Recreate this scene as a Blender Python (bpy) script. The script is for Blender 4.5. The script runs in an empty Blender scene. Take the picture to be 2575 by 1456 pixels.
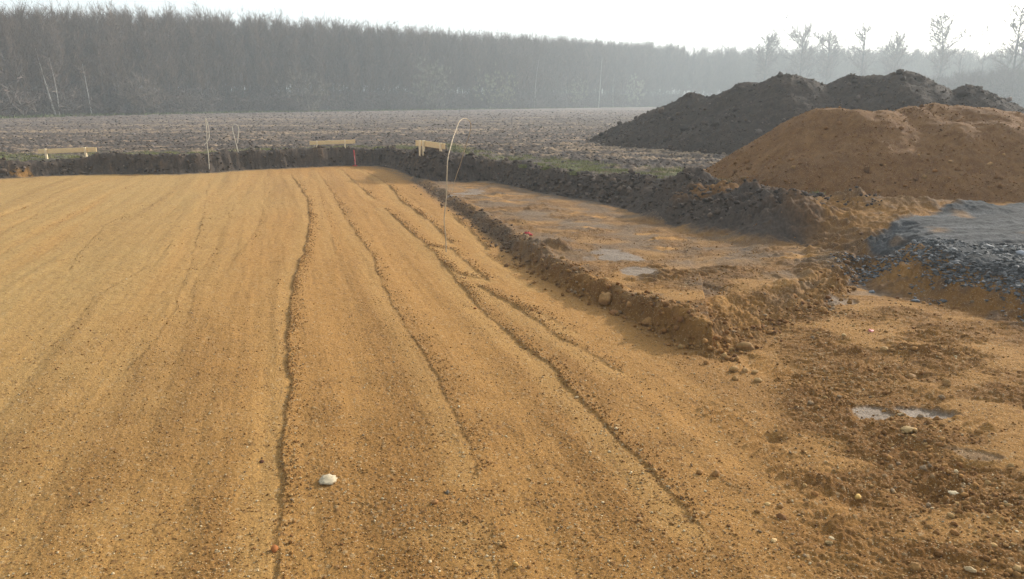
import bpy, math, random
import numpy as np

R = math.radians
rng = np.random.default_rng(7)
random.seed(7)
scene = bpy.context.scene
COL = scene.collection

# ------------------------------------------------------------------ camera geometry
FPX, CU, CV, HORIZON = 1913.0, 1287.5, 728.0, 254.0     # focal length and centre in photo units (2575 x 1456)
CAM_Z = 1.8
PITCH = math.atan((CV - HORIZON) / FPX)
SP, CP = math.sin(PITCH), math.cos(PITCH)
PIT = -0.48                                              # level of the excavated floor; the field is z = 0

def ray(u, v):
    x = (u - CU) / FPX
    y = -(v - CV) / FPX
    return np.array([x, CP + y * SP, -SP + y * CP])

def G(u, v, z=PIT):
    d = ray(u, v)
    t = (z - CAM_Z) / d[2]
    return (d[0] * t, d[1] * t)

def A(u, v, dist):
    """the point seen at (u, v) at ground distance dist ahead"""
    d = ray(u, v)
    t = dist / d[1]
    return np.array([d[0] * t, dist, CAM_Z + d[2] * t])

# ------------------------------------------------------------------ noise
_perm = np.random.default_rng(3).permutation(4096).astype(np.int64)
_ga = np.random.default_rng(4).random(4096) * 2 * np.pi
_gx, _gy = np.cos(_ga), np.sin(_ga)
_r1, _r2, _r3 = (np.random.default_rng(s).random(4096) for s in (5, 6, 8))

def _h(ix, iy, seed):
    return _perm[(_perm[(ix + seed * 131) & 4095] + iy) & 4095]

def perlin(x, y, seed=0):
    x0 = np.floor(x); y0 = np.floor(y)
    fx = x - x0; fy = y - y0
    ix = x0.astype(np.int64); iy = y0.astype(np.int64)
    sx = fx * fx * fx * (fx * (fx * 6 - 15) + 10); sy = fy * fy * fy * (fy * (fy * 6 - 15) + 10)
    def g(a, b):
        h = _h(ix + a, iy + b, seed)
        return _gx[h] * (fx - a) + _gy[h] * (fy - b)
    n0 = g(0, 0) + sx * (g(1, 0) - g(0, 0))
    n1 = g(0, 1) + sx * (g(1, 1) - g(0, 1))
    return (n0 + sy * (n1 - n0)) * 1.5

def fbm(x, y, octv=4, seed=0, gain=0.5, lac=2.03):
    t = 0; a = 1.0; f = 1.0; s = 0
    for i in range(octv):
        t = t + a * perlin(x * f + 17.3 * i, y * f - 9.1 * i, seed + i); s += a
        a *= gain; f *= lac
    return t / s

def domes(x, y, cell, seed, fill=0.7):
    """stones half sunk in the ground: rounded humps of random size; returns height / cell and a random id"""
    x = x / cell; y = y / cell
    ix = np.floor(x).astype(np.int64); iy = np.floor(y).astype(np.int64)
    best = np.zeros_like(x); idd = np.zeros_like(x)
    for a in (-1, 0, 1):
        for b in (-1, 0, 1):
            h = _h(ix + a, iy + b, seed)
            px = ix + a + _r1[h]; py = iy + b + _r2[h]
            r = 0.15 + 0.4 * _r3[h] ** 2
            k = ((x - px) ** 2 + (y - py) ** 2) / (r * r)
            z = np.where((k < 1) & (_r1[(h * 7 + 3) & 4095] < fill), r * np.sqrt(np.clip(1 - k, 0, 1)) * 0.8, 0)
            m = z > best
            idd = np.where(m, _r2[(h * 5 + 1) & 4095], idd); best = np.where(m, z, best)
    return best, idd

def sstep(a, b, x):
    t = np.clip((x - a) / (b - a), 0, 1)
    return t * t * (3 - 2 * t)

def mix(a, b, t):
    return a + (b - a) * t

def polydist(x, y, pts, vals=None, margin=None, closed=False):
    """distance to a polyline, signed side (left positive), arc length, interpolated values"""
    pts = np.asarray(pts, float)
    n = len(pts)
    D = np.full(x.shape, 1e9); S = np.zeros(x.shape); L = np.zeros(x.shape)
    V = np.zeros(x.shape)
    sel = slice(None)
    if margin is not None:
        lo = pts.min(0) - margin; hi = pts.max(0) + margin
        sel = np.nonzero((x > lo[0]) & (x < hi[0]) & (y > lo[1]) & (y < hi[1]))
    xs, ys = x[sel], y[sel]
    d = np.full(xs.shape, 1e9); s = np.zeros(xs.shape); l = np.zeros(xs.shape); vv = np.zeros(xs.shape)
    acc = 0.0
    for i in range(n if closed else n - 1):
        a = pts[i]; b = pts[(i + 1) % n]
        e = b - a; ln = math.hypot(*e) + 1e-9
        t = np.clip(((xs - a[0]) * e[0] + (ys - a[1]) * e[1]) / ln ** 2, 0, 1)
        dx = xs - a[0] - t * e[0]; dy = ys - a[1] - t * e[1]
        dd = np.hypot(dx, dy)
        m = dd < d
        d = np.where(m, dd, d)
        s = np.where(m, np.sign(e[0] * dy - e[1] * dx), s)
        l = np.where(m, acc + t * ln, l)
        if vals is not None:
            vv = np.where(m, vals[i] + t * (vals[(i + 1) % n] - vals[i]), vv)
        acc += ln
    D[sel] = d; S[sel] = s; L[sel] = l; V[sel] = vv
    return D, S, L, V

def inside(x, y, pts):
    pts = np.asarray(pts, float); n = len(pts)
    c = np.zeros(x.shape, bool)
    for i in range(n):
        (x1, y1), (x2, y2) = pts[i], pts[(i + 1) % n]
        if y1 == y2: continue
        k = ((y1 > y) != (y2 > y)) & (x < (x2 - x1) * (y - y1) / (y2 - y1) + x1)
        c ^= k
    return c

# ------------------------------------------------------------------ plan of the site, traced on the floor
bank = [(0, 449, .42), (100, 443, .42), (180, 440, .35), (250, 438, .42), (330, 437, .42), (450, 438, .42), (540, 433, .42), (620, 427, .42),
        (700, 424, .42), (780, 420, .42), (870, 416, .35), (950, 417, .4), (1005, 428, .5), (1055, 452, .6), (1110, 458, .5), (1230, 456, .5),
        (1310, 474, .6), (1370, 490, .7), (1430, 500, 1.0), (1500, 512, 1.1), (1560, 528, 1.15), (1620, 548, 1.2), (1690, 575, 1.3),
        (1760, 592, 1.3), (1830, 604, 1.0), (1900, 615, 1.0), (1960, 632, 1.3), (2030, 645, 1.9), (2085, 655, 1.7), (2130, 670, 1.1),
        (2160, 722, 1.0), (2220, 750, 1.1), (2330, 778, 1.1), (2450, 810, 1.1), (2575, 842, 1.15), (2700, 885, 1.2)]
BK = [G(u, v) for u, v, w in bank]
BW = [w for u, v, w in bank]
x0, y0 = BK[0]
E_PTS = [(-60., y0 - 1.0), (x0 - 12, y0 - .3)] + BK + [(BK[-1][0] + .7, BK[-1][1] - .9), (6.2, 2.0), (7.0, -3.0), (-60., -3.0)]
E_W = [.4, .35] + BW + [1.2, 1.2, 1.2, 1.2]

step = [(1035, 455, .02, .3), (1085, 490, .05, .3), (1130, 520, .08, .25), (1180, 552, .10, .22), (1240, 600, .14, .22), (1290, 640, .19, .22), (1340, 682, .19, .2),
        (1400, 718, .18, .18), (1460, 748, .19, .18), (1520, 775, .2, .16), (1580, 800, .22, .15), (1640, 834, .25, .18), (1700, 866, .26, .2),
        (1760, 893, .25, .3), (1815, 903, .17, .45), (1872, 876, .11, .7), (1930, 845, .09, .8), (1985, 816, .09, .8), (2060, 798, .11, .7),
        (2110, 760, .15, .5), (2150, 712, .2, .3), (2235, 640, .2, .3)]
S_PTS = [G(u, v) for u, v, h, w in step]
S_H = [h * (.86 if h > .18 else 1) for u, v, h, w in step]
S_W = [w for u, v, h, w in step]
SHELF_POLY = S_PTS + [G(2130, 520), G(1500, 400), G(1040, 400)]

gravel = [(2145, 597), (2175, 575), (2250, 552), (2330, 540), (2440, 522), (2575, 512), (3000, 480), (3600, 470), (3600, 860), (2900, 770),
          (2700, 712), (2575, 682), (2480, 668), (2400, 648), (2330, 612), (2290, 600), (2200, 596)]
GR = [G(u, v, 0) for u, v in gravel]

ruts = [  # points, height, half width, lumpiness
    ([(735, 440), (775, 500), (782, 560), (765, 640), (745, 690), (733, 760), (727, 850), (731, 950), (725, 1080), (712, 1250), (705, 1470), (700, 1700)], .042, .042),
    ([(800, 430), (840, 490), (870, 545), (900, 590), (935, 640), (955, 690), (985, 750), (1040, 850), (1105, 950), (1140, 1040), (1185, 1110), (1200, 1190)], .018, .03),
    ([(860, 425), (905, 468), (945, 502)], .035, .05),
    ([(970, 525), (1030, 580), (1075, 617), (1120, 662), (1165, 722), (1230, 792), (1290, 842), (1380, 917), (1470, 1012), (1550, 1092), (1640, 1190), (1700, 1252), (1750, 1310)], .034, .042),
    ([(905, 425), (950, 445), (985, 470), (1010, 505), (1060, 540), (1100, 572)], .045, .05),
    ([(1100, 572), (1140, 610)], .03, .05),
    ([(1075, 620), (1110, 622), (1145, 628)], .04, .05),
    ([(1140, 628), (1180, 662), (1225, 702)], .034, .05),
    ([(1120, 665), (1160, 690), (1225, 703)], .03, .05),
    ([(1210, 722), (1300, 770), (1400, 842), (1480, 882), (1550, 925)], .034, .055),
    ([(665, 440), (668, 490), (655, 560), (625, 610), (590, 650)], .012, .03),
    ([(530, 450), (500, 600), (470, 700), (440, 790), (400, 850), (330, 930)], .013, .035),
    ([(600, 440), (595, 500), (570, 560)], .010, .03),
    ([(360, 515), (270, 565), (200, 640), (180, 680)], .014, .035),
    ([(440, 600), (405, 650), (240, 750), (190, 820), (100, 900)], .011, .04),
    ([(150, 500), (60, 560), (-40, 610)], .010, .05),
    ([(450, 470), (380, 520)], .012, .05), ([(330, 465), (210, 520), (90, 590)], .008, .05),
    ([(250, 460), (120, 500), (0, 545)], .008, .05), ([(560, 600), (500, 700), (480, 800)], .008, .04),
    ([(1140, 540), (1190, 580), (1230, 625)], .05, .07), ([(1230, 640), (1300, 680)], .03, .08),
    ([(1290, 690), (1345, 720)], .025, .1), ([(1300, 770), (1370, 790), (1440, 830)], .02, .08),
    ([(700, 700), (690, 800), (700, 900)], .006, .06), ([(800, 470), (830, 560), (850, 640)], .01, .05),
    ([(1100, 1330), (1240, 1300), (1250, 1400)], .012, .12),
]
# tyre and track prints: points, half width, rung pitch, depth
prints = [([(1610, 735), (1700, 722), (1830, 700)], .22, .17, .05),
          ([(2060, 660), (2085, 600), (2120, 545), (2160, 505)], .35, .21, .06),
          ([(1990, 690), (1900, 640), (1800, 600)], .25, .2, .035),
          ([(2000, 790), (2060, 770), (2130, 735)], .18, .13, .03),
          ([(1650, 620), (1800, 680), (1930, 720)], .3, .22, .025),
          ([(1900, 900), (2060, 1000), (2250, 1130), (2500, 1310)], .16, .10, .035), ([(2060, 870), (2230, 960), (2480, 1090)], .16, .10, .03),
          ([(1780, 1020), (1960, 1160), (2200, 1380)], .14, .11, .03)]
wets = [  # u, v, radius across, radius along, strength
    (1172, 492, .42, .35, 1), (1150, 500, .3, .2, 1), (1195, 484, .3, .5, .8), (1560, 650, .33, .4, 1), (1610, 692, .32, .28, 1), (1530, 640, .25, .3, .9),
    (1480, 655, .12, .2, .6), (2190, 1045, .17, .16, .9), (2335, 1052, .23, .13, 1), (2270, 1042, .12, .09, .7), (2110, 768, .22, .22, .7),
    (2430, 1150, .25, .06, .5), (2180, 745, .3, .2, .5), (1350, 545, .5, .5, .35), (1480, 560, .5, .6, .3), (1750, 680, .5, .4, .2)]

def band(x, y):
    """passes of the blade across the pit floor"""
    p = x + .3 * y + .25 * perlin(x * .2, y * .2, 172)
    return perlin(p * 1.5, y * .12, 171) * .7 + perlin(p * 4.0, y * .2, 173) * .45

def mound(x, y, c, h, rx, ry, rot=0., p=1.0):
    dx = x - c[0]; dy = y - c[1]
    ca, sa = math.cos(rot), math.sin(rot)
    k = np.hypot((dx * ca + dy * sa) / rx, (-dx * sa + dy * ca) / ry)
    return h * np.clip(1 - k, 0, 1) ** p

SAND = np.array([.320, .165, .048]); SAND_Y = np.array([.350, .220, .080]); SAND_D = np.array([.165, .077, .020])
SOIL = np.array([.054, .042, .034]); SOIL_B = np.array([.088, .064, .047]); SLATE = np.array([.066, .066, .066]); SLATE_D = np.array([.028, .028, .028])
CLAY = np.array([.185, .145, .108]); STRAW = np.array([.27, .195, .125]); GREEN = np.array([.125, .13, .06]); FIELD = np.array([.098, .082, .073])

def terrain(x, y, full=True):
    """height and masks of the ground at world points"""
    o = {}
    r = np.hypot(x, y)
    n1 = fbm(x * 1.1, y * 1.1, 4, 11)
    n2 = fbm(x * 4.3, y * 4.3, 4, 21)
    wob = n1 * .14 + n2 * .11
    D, S, L, W = polydist(x, y, E_PTS, E_W, closed=True)
    sd = np.where(inside(x, y, E_PTS), -D, D) + wob * np.clip(W / .5, .5, 1.6)      # + is outside the excavation
    b = sstep(0, 1, np.clip(sd / W, 0, 1) ** .85)
    # the muddy shelf beside the pit
    dS, sS, lS, hS = polydist(x, y, S_PTS, S_H)
    _, _, _, wS = polydist(x, y, S_PTS, S_W)
    ins = inside(x, y, SHELF_POLY)
    ds = np.where(ins, dS, -dS) + n2 * .09 + n1 * .05 + fbm(x * 7, y * 7, 4, 74, .6) * .085
    sh = sstep(0, 1, ds / wS)
    face = np.exp(-((ds - wS * .5) / (wS * .55)) ** 2)
    berm = np.exp(-((ds - wS - .07) / .11) ** 2) * np.clip(.035 + .1 * fbm(x * 2.1, y * 2.1, 3, 71), 0, .2)
    low = np.clip(1 - dS / 8, 0, 1)
    z_floor = PIT + hS * sh * np.clip(1.25 - ds * .22, .6, 1) + berm * np.clip(3.2 - lS * .0, 0, 1)
    z_floor = z_floor + face * (np.abs(fbm(x * 5, y * 5, 4, 73, .6)) * .16 - .045)
    shelf = sh * (1 - b)
    # lower right rough ground
    rr = sstep(.0, .7, x - np.interp(y, [1, 3.2, 5, 6.5, 8, 10], [1.0, 1.15, 1.6, 2.0, 2.6, 3.2]) + .35 * n1) * sstep(9.5, 8.0, y)
    rough = np.maximum(rr * (1 - sh), shelf) * (1 - b)
    patch = sstep(.02, .30, fbm(x * 1.0 + 7, y * 1.4, 3, 47)) * rough
    pit = (1 - np.maximum(rough, b)); rough_full = rough; rough = rough * (1 - .72 * patch)
    z_floor = z_floor + rough * (n1 * .05 + n2 * .022 + np.abs(fbm((y + .5 * x) * 10, (x - .5 * y) * 2.6, 5, 41, .55)) * .10 * np.clip(.25 + 1.1 * fbm(x * .8, y * .8, 3, 43) + .35 * sstep(1.9, 2.8, x - .15 * y), .06, 1) - .01) + pit * (n1 * .014 + n2 * .006)
    z_floor = z_floor + rr * (1 - sh) * sstep(1.6, 4.5, x) * .10
    # roller and blade lines
    rut_crumb_shade = np.zeros_like(x); scrape = np.zeros_like(x)
    jit = fbm(x * 1.6, y * 1.6, 3, 81) * .05 + fbm(x * 11, y * 11, 3, 82) * .018
    for pts, h, w in ruts:
        P = [G(u, v) for u, v in pts]
        d, s, l, _ = polydist(x, y, P, margin=.5)
        q = np.where(d < 5, d * s, 9.) + jit
        mod = np.clip(.75 + .9 * fbm(x * 1.1, y * 1.1, 4, 91), .25, 1.3); st_ = np.clip(h / .042, .12, 1)
        q = np.where(q > 5, -9., q)
        far = 1 + .012 * np.clip(r - 8, 0, 16)
        prof = np.where(q > 0, np.exp(-np.clip(q, 0, 9) / (w * 2.2)), np.exp(-(q / (w * .42 * far)) ** 2))       # a broken lip that dies away to the right
        groove = np.exp(-((q + w * .8) / (w * .6)) ** 2) * h * .3
        z_floor = z_floor + h * .46 * far * mod * (prof - groove / h * .8)
        scrape = np.maximum(scrape, sstep(-.34, -.12, q) * sstep(.0, -.05, q) * np.clip(.4 + st_, 0, 1))
        rut_crumb_shade = np.maximum(rut_crumb_shade, np.clip(mod, 0, 1) * st_ * np.maximum(np.where(q > 0, np.exp(-(q / (w * 2.0)) ** 2), 0) * .55, np.exp(-((q + w * .35) / (w * .6 * far)) ** 2)))
    z_floor = z_floor + pit * (band(x, y) * .016 + fbm((x + .3 * y) * 9, y * .7, 3, 175) * .006)
    for pts, hw, pitch, dep in prints:
        P = [G(u, v) for u, v in pts]
        d, s, l, _ = polydist(x, y, P, margin=.8)
        m = sstep(hw, hw * .7, d) * np.clip(.6 + n2, .2, 1)
        z_floor = z_floor + m * dep * (np.clip(np.sin(2 * np.pi * (l + d * .35 * s + n2 * .02) / pitch), -.4, 1) * .8) * (1 - b) 
    # the field
    dist_f = np.clip(sd, 0, None)
    plough = sstep(2.0, 3.2, sd + n1 * .8) * (y > 15)
    row = np.sin(2 * np.pi * (y - .10 * x + n1 * .25) / .75)
    zf = n1 * .03 + n2 * .02 + plough * (row * .035 + np.abs(fbm(x * 3.1, y * 4.0, 3, 51)) * .13 + fbm(x * 8, y * 8, 2, 55) * .05)
    zf = zf + (1 - plough) * np.abs(fbm(x * 5, y * 5, 3, 57)) * .06
    lip = np.exp(-((sd - W - .12) / .22) ** 2) * np.clip(.05 + .26 * fbm(x * 1.5, y * 1.5, 4, 61), 0, .25) * (y > 11)
    uu = CU + x / np.clip(y, 1, None) * FPX
    prof = np.interp(uu, [-400, 0, 130, 225, 262, 500, 640, 700, 800, 870, 905, 950, 1000, 1045, 1110, 1150, 1250, 1400], [-.05, -.07, -.09, -.06, .05, .06, .07, .11, .13, .12, .08, .06, .10, .12, .12, .08, .03, 0])
    zf = zf + lip * .8 * (1 - .85 * sstep(660, 700, uu) * sstep(925, 900, uu) - .7 * sstep(985, 1020, uu) * sstep(1150, 1120, uu)) + prof * np.exp(-((np.clip(sd - W, 0, None) - .8 * sstep(985, 1010, uu) * sstep(1165, 1140, uu)) / 1.1) ** 2) * (y > 17) * (1 + n2 * .6)
    # gravel road on the field level
    dG, _, _, _ = polydist(x, y, GR, closed=True)
    gin = np.where(inside(x, y, GR), dG, -dG) + n1 * .18 + n2 * .05
    grav = sstep(-.06, .08, gin) * sstep(.2, .5, b)
    zg = .02 + n1 * .02 + n2 * .022 + fbm(x * 12, y * 12, 3, 165) * .012 - np.exp(-((y - 9.1 - .12 * (x - 6) + n1 * .1) / .08) ** 2) * .05 - np.exp(-((y - 9.75 - .1 * (x - 6) + n1 * .1) / .09) ** 2) * .06
    zf = mix(zf, zg, grav)
    # prints on the ramp beside the gravel
    for pts, hw, pitch, dep in prints[1:2]:
        P = [G(u, v, -.15) for u, v in pts]
        d, s, l, _ = polydist(x, y, P, margin=.8)
        m = sstep(hw, hw * .6, d) * np.clip(.6 + n2, .2, 1) * (1 - grav)
        rp = m * dep * np.clip(np.sin(2 * np.pi * (l + d * .5 * s + n2 * .03) / pitch), -.5, 1)
        zf = zf + rp; z_floor = z_floor + rp
    lum = np.abs(fbm(x * 5, y * 5, 4, 65)) * .21 - .045 + fbm(x * 1.7, y * 1.7, 2, 66) * .10
    lum = lum * np.where(y > 19, 1, .55)
    z = mix(z_floor, zf, b) + lum * b * (1 - b) * 4 * (y > 5)
    # slumped soil heaps in front of the bank
    m1 = mound(x, y, A(1745, 430, 15.6)[:2], .42, 1.1, 1.4, .4); m2 = mound(x, y, A(1893, 475, 13.3)[:2], .44, 1.3, 1.3, 0)
    m2b = mound(x, y, A(1960, 560, 12.2)[:2], .34, .9, .8); m3 = mound(x, y, A(1690, 520, 14.6)[:2], .3, .8, .7)
    mo = mound(x, y, A(1810, 455, 14.9)[:2], .3, 1.2, 1.0)
    s1 = mound(x, y, A(2280, 505, 13.0)[:2], .22, .9, .7); s2 = mound(x, y, A(2160, 490, 13.6)[:2], .2, 1.1, .8); s3 = mound(x, y, A(2420, 505, 12.9)[:2], .2, .9, .7)
    mm = np.maximum.reduce([m1, m2, m2b, m3, mo * .9, s1, s2, s3])
    z = z + mound(x, y, (-2.4, 24.3), .34, 2.3, 1.9, 0, .55) * b * (1 + n2 * .4)
    z = z + mm * (1 + n1 * .7 + n2 * .35) 
    b1 = mound(x, y, G(1385, 620, -.3), .12, .45, .5, .3) + mound(x, y, G(1250, 493), .09, .25, .2) + mound(x, y, G(1300, 565, -.38), .08, .5, .35)
    z = z + b1 * (1 + n2 * 1.2)
    for (u, v, rad, dep) in ((2000, 948, .05, .05), (1940, 1100, .06, .05), (2300, 960, .07, .05), (2150, 1250, .1, .05), (2330, 1240, .12, .06), (2280, 1130, .1, .05), (2440, 1180, .12, .06), (2060, 1330, .1, .03)):
        c = G(u, v); z = z - dep * np.exp(-(((x - c[0]) / rad / 1.3) ** 2 + ((y - c[1]) / rad) ** 2))
    ridge_far = mound(x, y, G(2085, 745), .13, .5, .18, math.radians(52)); z = z + ridge_far * (1 + n2)
    # wet clay
    wet = np.zeros_like(x)
    for (u, v, ra, rb, st) in wets:
        c = G(u, v, PIT + .12 if 1400 < u < 1800 else PIT)
        ang = math.atan2(c[0], c[1])
        dx = x - c[0]; dy = y - c[1]
        p = dx * math.cos(ang) - dy * math.sin(ang); q = dx * math.sin(ang) + dy * math.cos(ang)
        k = (p / ra) ** 2 + (q / rb) ** 2 + (n2 * .9 + n1 * .5)
        wet = np.maximum(wet, st * sstep(1.0, .45, k))
    wet = wet * (1 - b)
    z = z - wet * (z - PIT - hS * sh * .95 + .0) * .55 * (wet > .3)
    # fine relief: stones, clods and crumbs
    near = sstep(14, 7, r)
    if full:
        cl = np.clip(fbm(x * 1.7, y * 1.7, 3, 31) * 1.1 + band(x, y) * 1.1 + .45, 0, 1)
        dm, di = domes(x + n2 * .01, y, .030, 1, .75); dm2, di2 = domes(x, y, .065, 2, .55); dm3, di3 = domes(x, y, .16, 3, .5)
        fine = fbm(x * 38, y * 38, 3, 35)
        bz = np.clip(np.maximum(b * (1 - grav), np.clip(mm * 4, 0, 1)), 0, 1)
        k1 = mix(.62 * cl * (.55 + .45 * sstep(-2.5, .5, x + .3 * y)) * (1 - .75 * scrape) + .05, .3 + .5 * cl, np.maximum(rough, rut_crumb_shade)) * (1 - wet * .8)
        z = z + dm * .030 * .85 * k1 * near * (1 - bz * .5)
        z = z + dm2 * .065 * (rough * .30 * np.clip(cl - .3, 0, 1) + rut_crumb_shade * .40) * (1 - wet) * sstep(22, 10, r)
        z = z + dm3 * .16 * (rough * .16 * cl + bz * .30 * (sd < 4)) * (1 - wet)
        z = z + fine * (.0045 + .008 * rough + .012 * bz) * near * (1 - wet * .85)
        z = z + fbm(x * 11, y * 24, 3, 37) * (.009 * pit * sstep(4, 12, r) + .012 * rough) * (1 - wet)
    o.update(z=z, b=b, sd=sd, W=W, shelf=shelf, rough=rough, patch=patch, rut=rut_crumb_shade, scrape=scrape, wet=wet, grav=grav, gin=gin, plough=plough, n1=n1, n2=n2, pit=pit, r=r, mm=mm,
             m1=m1, m2=m2, m2b=m2b, m3=m3, mo=mo, sm=np.maximum.reduce([s1, s2, s3]), ds=ds, hS=hS, rr=rr, b1=b1, lS=lS)
    if full: o.update(dm=dm, di=di, dm2=dm2, di2=di2, cl=cl, fine=fine)
    return o

# outlines of the wood, as ground distance against photo column
W_U = [-700, -200, 0, 500, 1000, 1300, 1650, 2000, 2575, 3300]
W_D = [70, 75, 82, 115, 150, 181, 246, 262, 235, 210]
W_H = [10.5, 11, 11.6, 14.6, 15.7, 16.3, 18.6, 19.4, 17.0, 17]
def wood_dist(u): return np.interp(u, W_U, W_D)

def cover(o, x, y):
    """base colour of the ground; what lies there: sand, soil, slate, clay, straw, grass, plus shade painted along the ruts"""
    n1, n2 = o['n1'], o['n2']
    def lerp(c, c2, t): return c + (np.asarray(c2) - c) * np.clip(t, 0, 1)[:, None]
    big = fbm(x * .25, y * .25, 3, 111); med = fbm(x * .9, y * 2.2, 3, 113)
    c = np.tile(SAND, (len(x), 1))
    c = lerp(c, SAND_Y, sstep(-.8, -6, x + .25 * y - 1.5 - big * 1.5) * .9 + .15 * med)
    bd = band(x, y)
    c = lerp(c, SAND * 1.14, np.clip(-bd, 0, 1) * .8 * o['pit'])
    c = lerp(c, SAND_D, np.clip(bd, 0, 1) * .45 * o['pit'])
    c = lerp(c, SAND_D, np.clip(.5 * o['cl'] + .3 * med, 0, .75) * sstep(10, 3.5, o['r']) * .8 + o['rough'] * (.75 + .5 * n2 + .4 * n1))
    c = lerp(c, SAND * .92, o['patch'] * .75)
    c = lerp(c, (SAND * .5 + SAND_Y * .6) * 1.06, o['scrape'] * .5 * o['pit'])
    c = lerp(c, SAND_D * .85, o['rut'] * .28)  # shade beside the rut lips, painted into the sand colour
    # stones of other colours among the crumbs
    pale = (o['di'] > .80) & (o['dm'] > .05); dark = (o['di'] < .22) & (o['dm'] > .06)
    c[pale] = mix(c[pale], np.array([.40, .29, .16]), .45 * np.clip(o['dm'][pale] * 4, 0, 1)[:, None])
    c[dark] = mix(c[dark], np.array([.15, .075, .03]), .6)
    # mud smears on the shelf
    mud = np.clip(fbm(x * 1.3, y * 1.3 + 5, 4, 121) * 1.7 + .25, 0, 1) * o['shelf']
    mud = np.clip(mud * np.clip(.5 + (o['r'] - 8) / 8, 0.3, 1.0) + .30 * o['shelf'] * sstep(8, 12, o['r']), 0, .9)
    c = lerp(c, np.array([.135, .092, .058]), mud)
    c = lerp(c, SOIL_B, o['shelf'] * sstep(.25, .6, fbm(x * 1.6, y * 3.2, 4, 123)) * .8)
    c = lerp(c, SAND * 1.1, o['shelf'] * sstep(.25, .5, fbm(x * 1.1 + 9, y * 1.6, 3, 125)) * .8)
    c = lerp(c, SOIL_B, sstep(.0, .08, o['b1']) * .5 * np.clip(.5 + n2, 0, 1))
    stepf = np.exp(-((o['ds'] - .08) / .16) ** 2) * (o['b'] < .2)
    c = lerp(c, SOIL_B * .9, stepf * np.clip(1.1 - .14 * (6.5 - np.clip(o['lS'], 0, 20)) * -1 * .6 if False else 1, 0, 1) * sstep(9.2, 12.5, y) * .8)
    c = lerp(c, SAND_D * .75, stepf * sstep(12, 9, y) * .6)
    # topsoil: bank and everything outside
    sm = sstep(-.14, -.04, o['sd'] + n2 * .05)
    ramp = sstep(4.15, 4.9, x + n1 * .5 + (y - 11) * -.25 * 0) * sstep(15.2, 13.6, y + n1 * .8 + n2 * .3)
    soil_m = sm * (1 - ramp)
    fieldc = lerp(np.tile(FIELD, (len(x), 1)), SOIL_B, .5 + n2)
    # straw lies in rows along the furrows
    st = perlin(x * 1.1 + 3, (y - .1 * x) * 1.35, 131) * .7 + perlin(x * 3.3, y * 2.1, 133) * .55 + perlin(x * .2, (y - .1 * x) * 1.33, 135) * .8 + perlin(x * .06, (y - .1 * x) * .33, 137) * .9
    fieldc = lerp(fieldc, STRAW, sstep(.12, .6, st) * .9 * o['plough'])
    fieldc = lerp(fieldc, SOIL * .9, sstep(-.15, -.7, st) * .5)
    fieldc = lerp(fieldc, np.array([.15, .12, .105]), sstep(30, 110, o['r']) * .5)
    # grass verge
    u = CU + x / np.clip(y, .5, None) * FPX
    gnoise = fbm(x * .8, y * 1.6, 4, 141) * 1.4 + fbm(x * 5, y * 5, 2, 145) * .5
    gband = sstep(.25, .6, o['sd'] - o['W']) * sstep(3.6, 1.6, o['sd'] - o['W']) * (y > 15)
    green = sstep(-.05, .45, gnoise + gband * .25 - .1) * gband * .7
    o['green'] = green
    fieldc = lerp(fieldc, GREEN, green)
    wd = wood_dist(u)
    edge = np.exp(-((o['r'] * np.cos(np.arctan2(x, y)) - wd + 1.5) / 2.5) ** 2) * (y > 20)
    fieldc = lerp(fieldc, np.array([.12, .14, .065]), edge * .8)
    fieldc = lerp(fieldc, np.array([.055, .045, .035]), sstep(0, 3, y - wd) * (y > 20))
    bankc = lerp(np.tile(SOIL, (len(x), 1)), SOIL_B, np.clip(.35 + n2 * .35 + n1 * .4 + o['fine'] * .9, 0, 1))
    bk = sstep(.45, .1, o['sd'] - o['W'] + n2 * .15)
    oc = lerp(fieldc, bankc, bk)
    c = lerp(c, oc, soil_m)
    # soil heaps and the sand that spilled over them
    c = lerp(c, bankc, sstep(.02, .12, np.maximum.reduce([o['m1'], o['m2'], o['m2b'] , o['m3']]) + n2 * .05))
    spill = sstep(.02, .16, o['mo'] - np.maximum(o['m1'], o['m2']) * .55 + n2 * .12 + n1 * .05)
    c = lerp(c, SAND_D, spill * .85)
    c = lerp(c, SOIL_B, sstep(.05, .15, o['sm'] + n2 * .1) * .55)
    c = lerp(c, SAND_D * .85, ramp * sm * (.55 + .6 * n2))
    c = lerp(c, SOIL_B, ramp * sm * np.clip(n2 * 1.3 + n1 * .3 - .1, 0, .6))
    # orange sand showing in the far bank
    for (u1, v1, wd1) in ((238, 428, .55), (30, 445, .7), (330, 441, .4)):
        p = G(u1, v1)
        c = lerp(c, SAND * .85, sstep(1, .5, ((x - p[0]) / wd1) ** 2 + ((y - p[1] - .05) / .25) ** 2 + n2 * .8) * sstep(.62, .4, o['b']))
    # strip of dirt at the foot of the far bank
    foot = np.exp(-((o['sd'] + .18) / .22) ** 2) * (y > 17)
    c = lerp(c, CLAY * .6, foot * np.clip(.55 + n2 * 1.2, 0, .85))
    # crushed slate
    g = o['grav']
    run = sstep(.05, .5, fbm((x - y * .6) * 1.6, (x + y) * .35, 3, 151) + .28 - np.clip(-o['gin'], 0, 9) * .55) * sstep(-1.5, -.05, o['gin']) * (o['gin'] < .1) * (y < 11)
    o['slate_run'] = run
    streak = fbm((y - .1 * x) * 5, x * .8, 3, 163)
    gc = lerp(np.tile(SLATE, (len(x), 1)), SLATE_D, np.clip(.3 + n2 * .9 + o['fine'] * 1.2 + streak * 1.3, 0, 1) * .85)
    gc = lerp(gc, SLATE * 1.7, np.clip(streak * -1.2 + .8 * o['fine'], 0, .6))
    gc = lerp(gc, SAND * .9, sstep(.45, .8, fbm(x * .9, y * .9, 3, 161) + .1) * .6)
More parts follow.
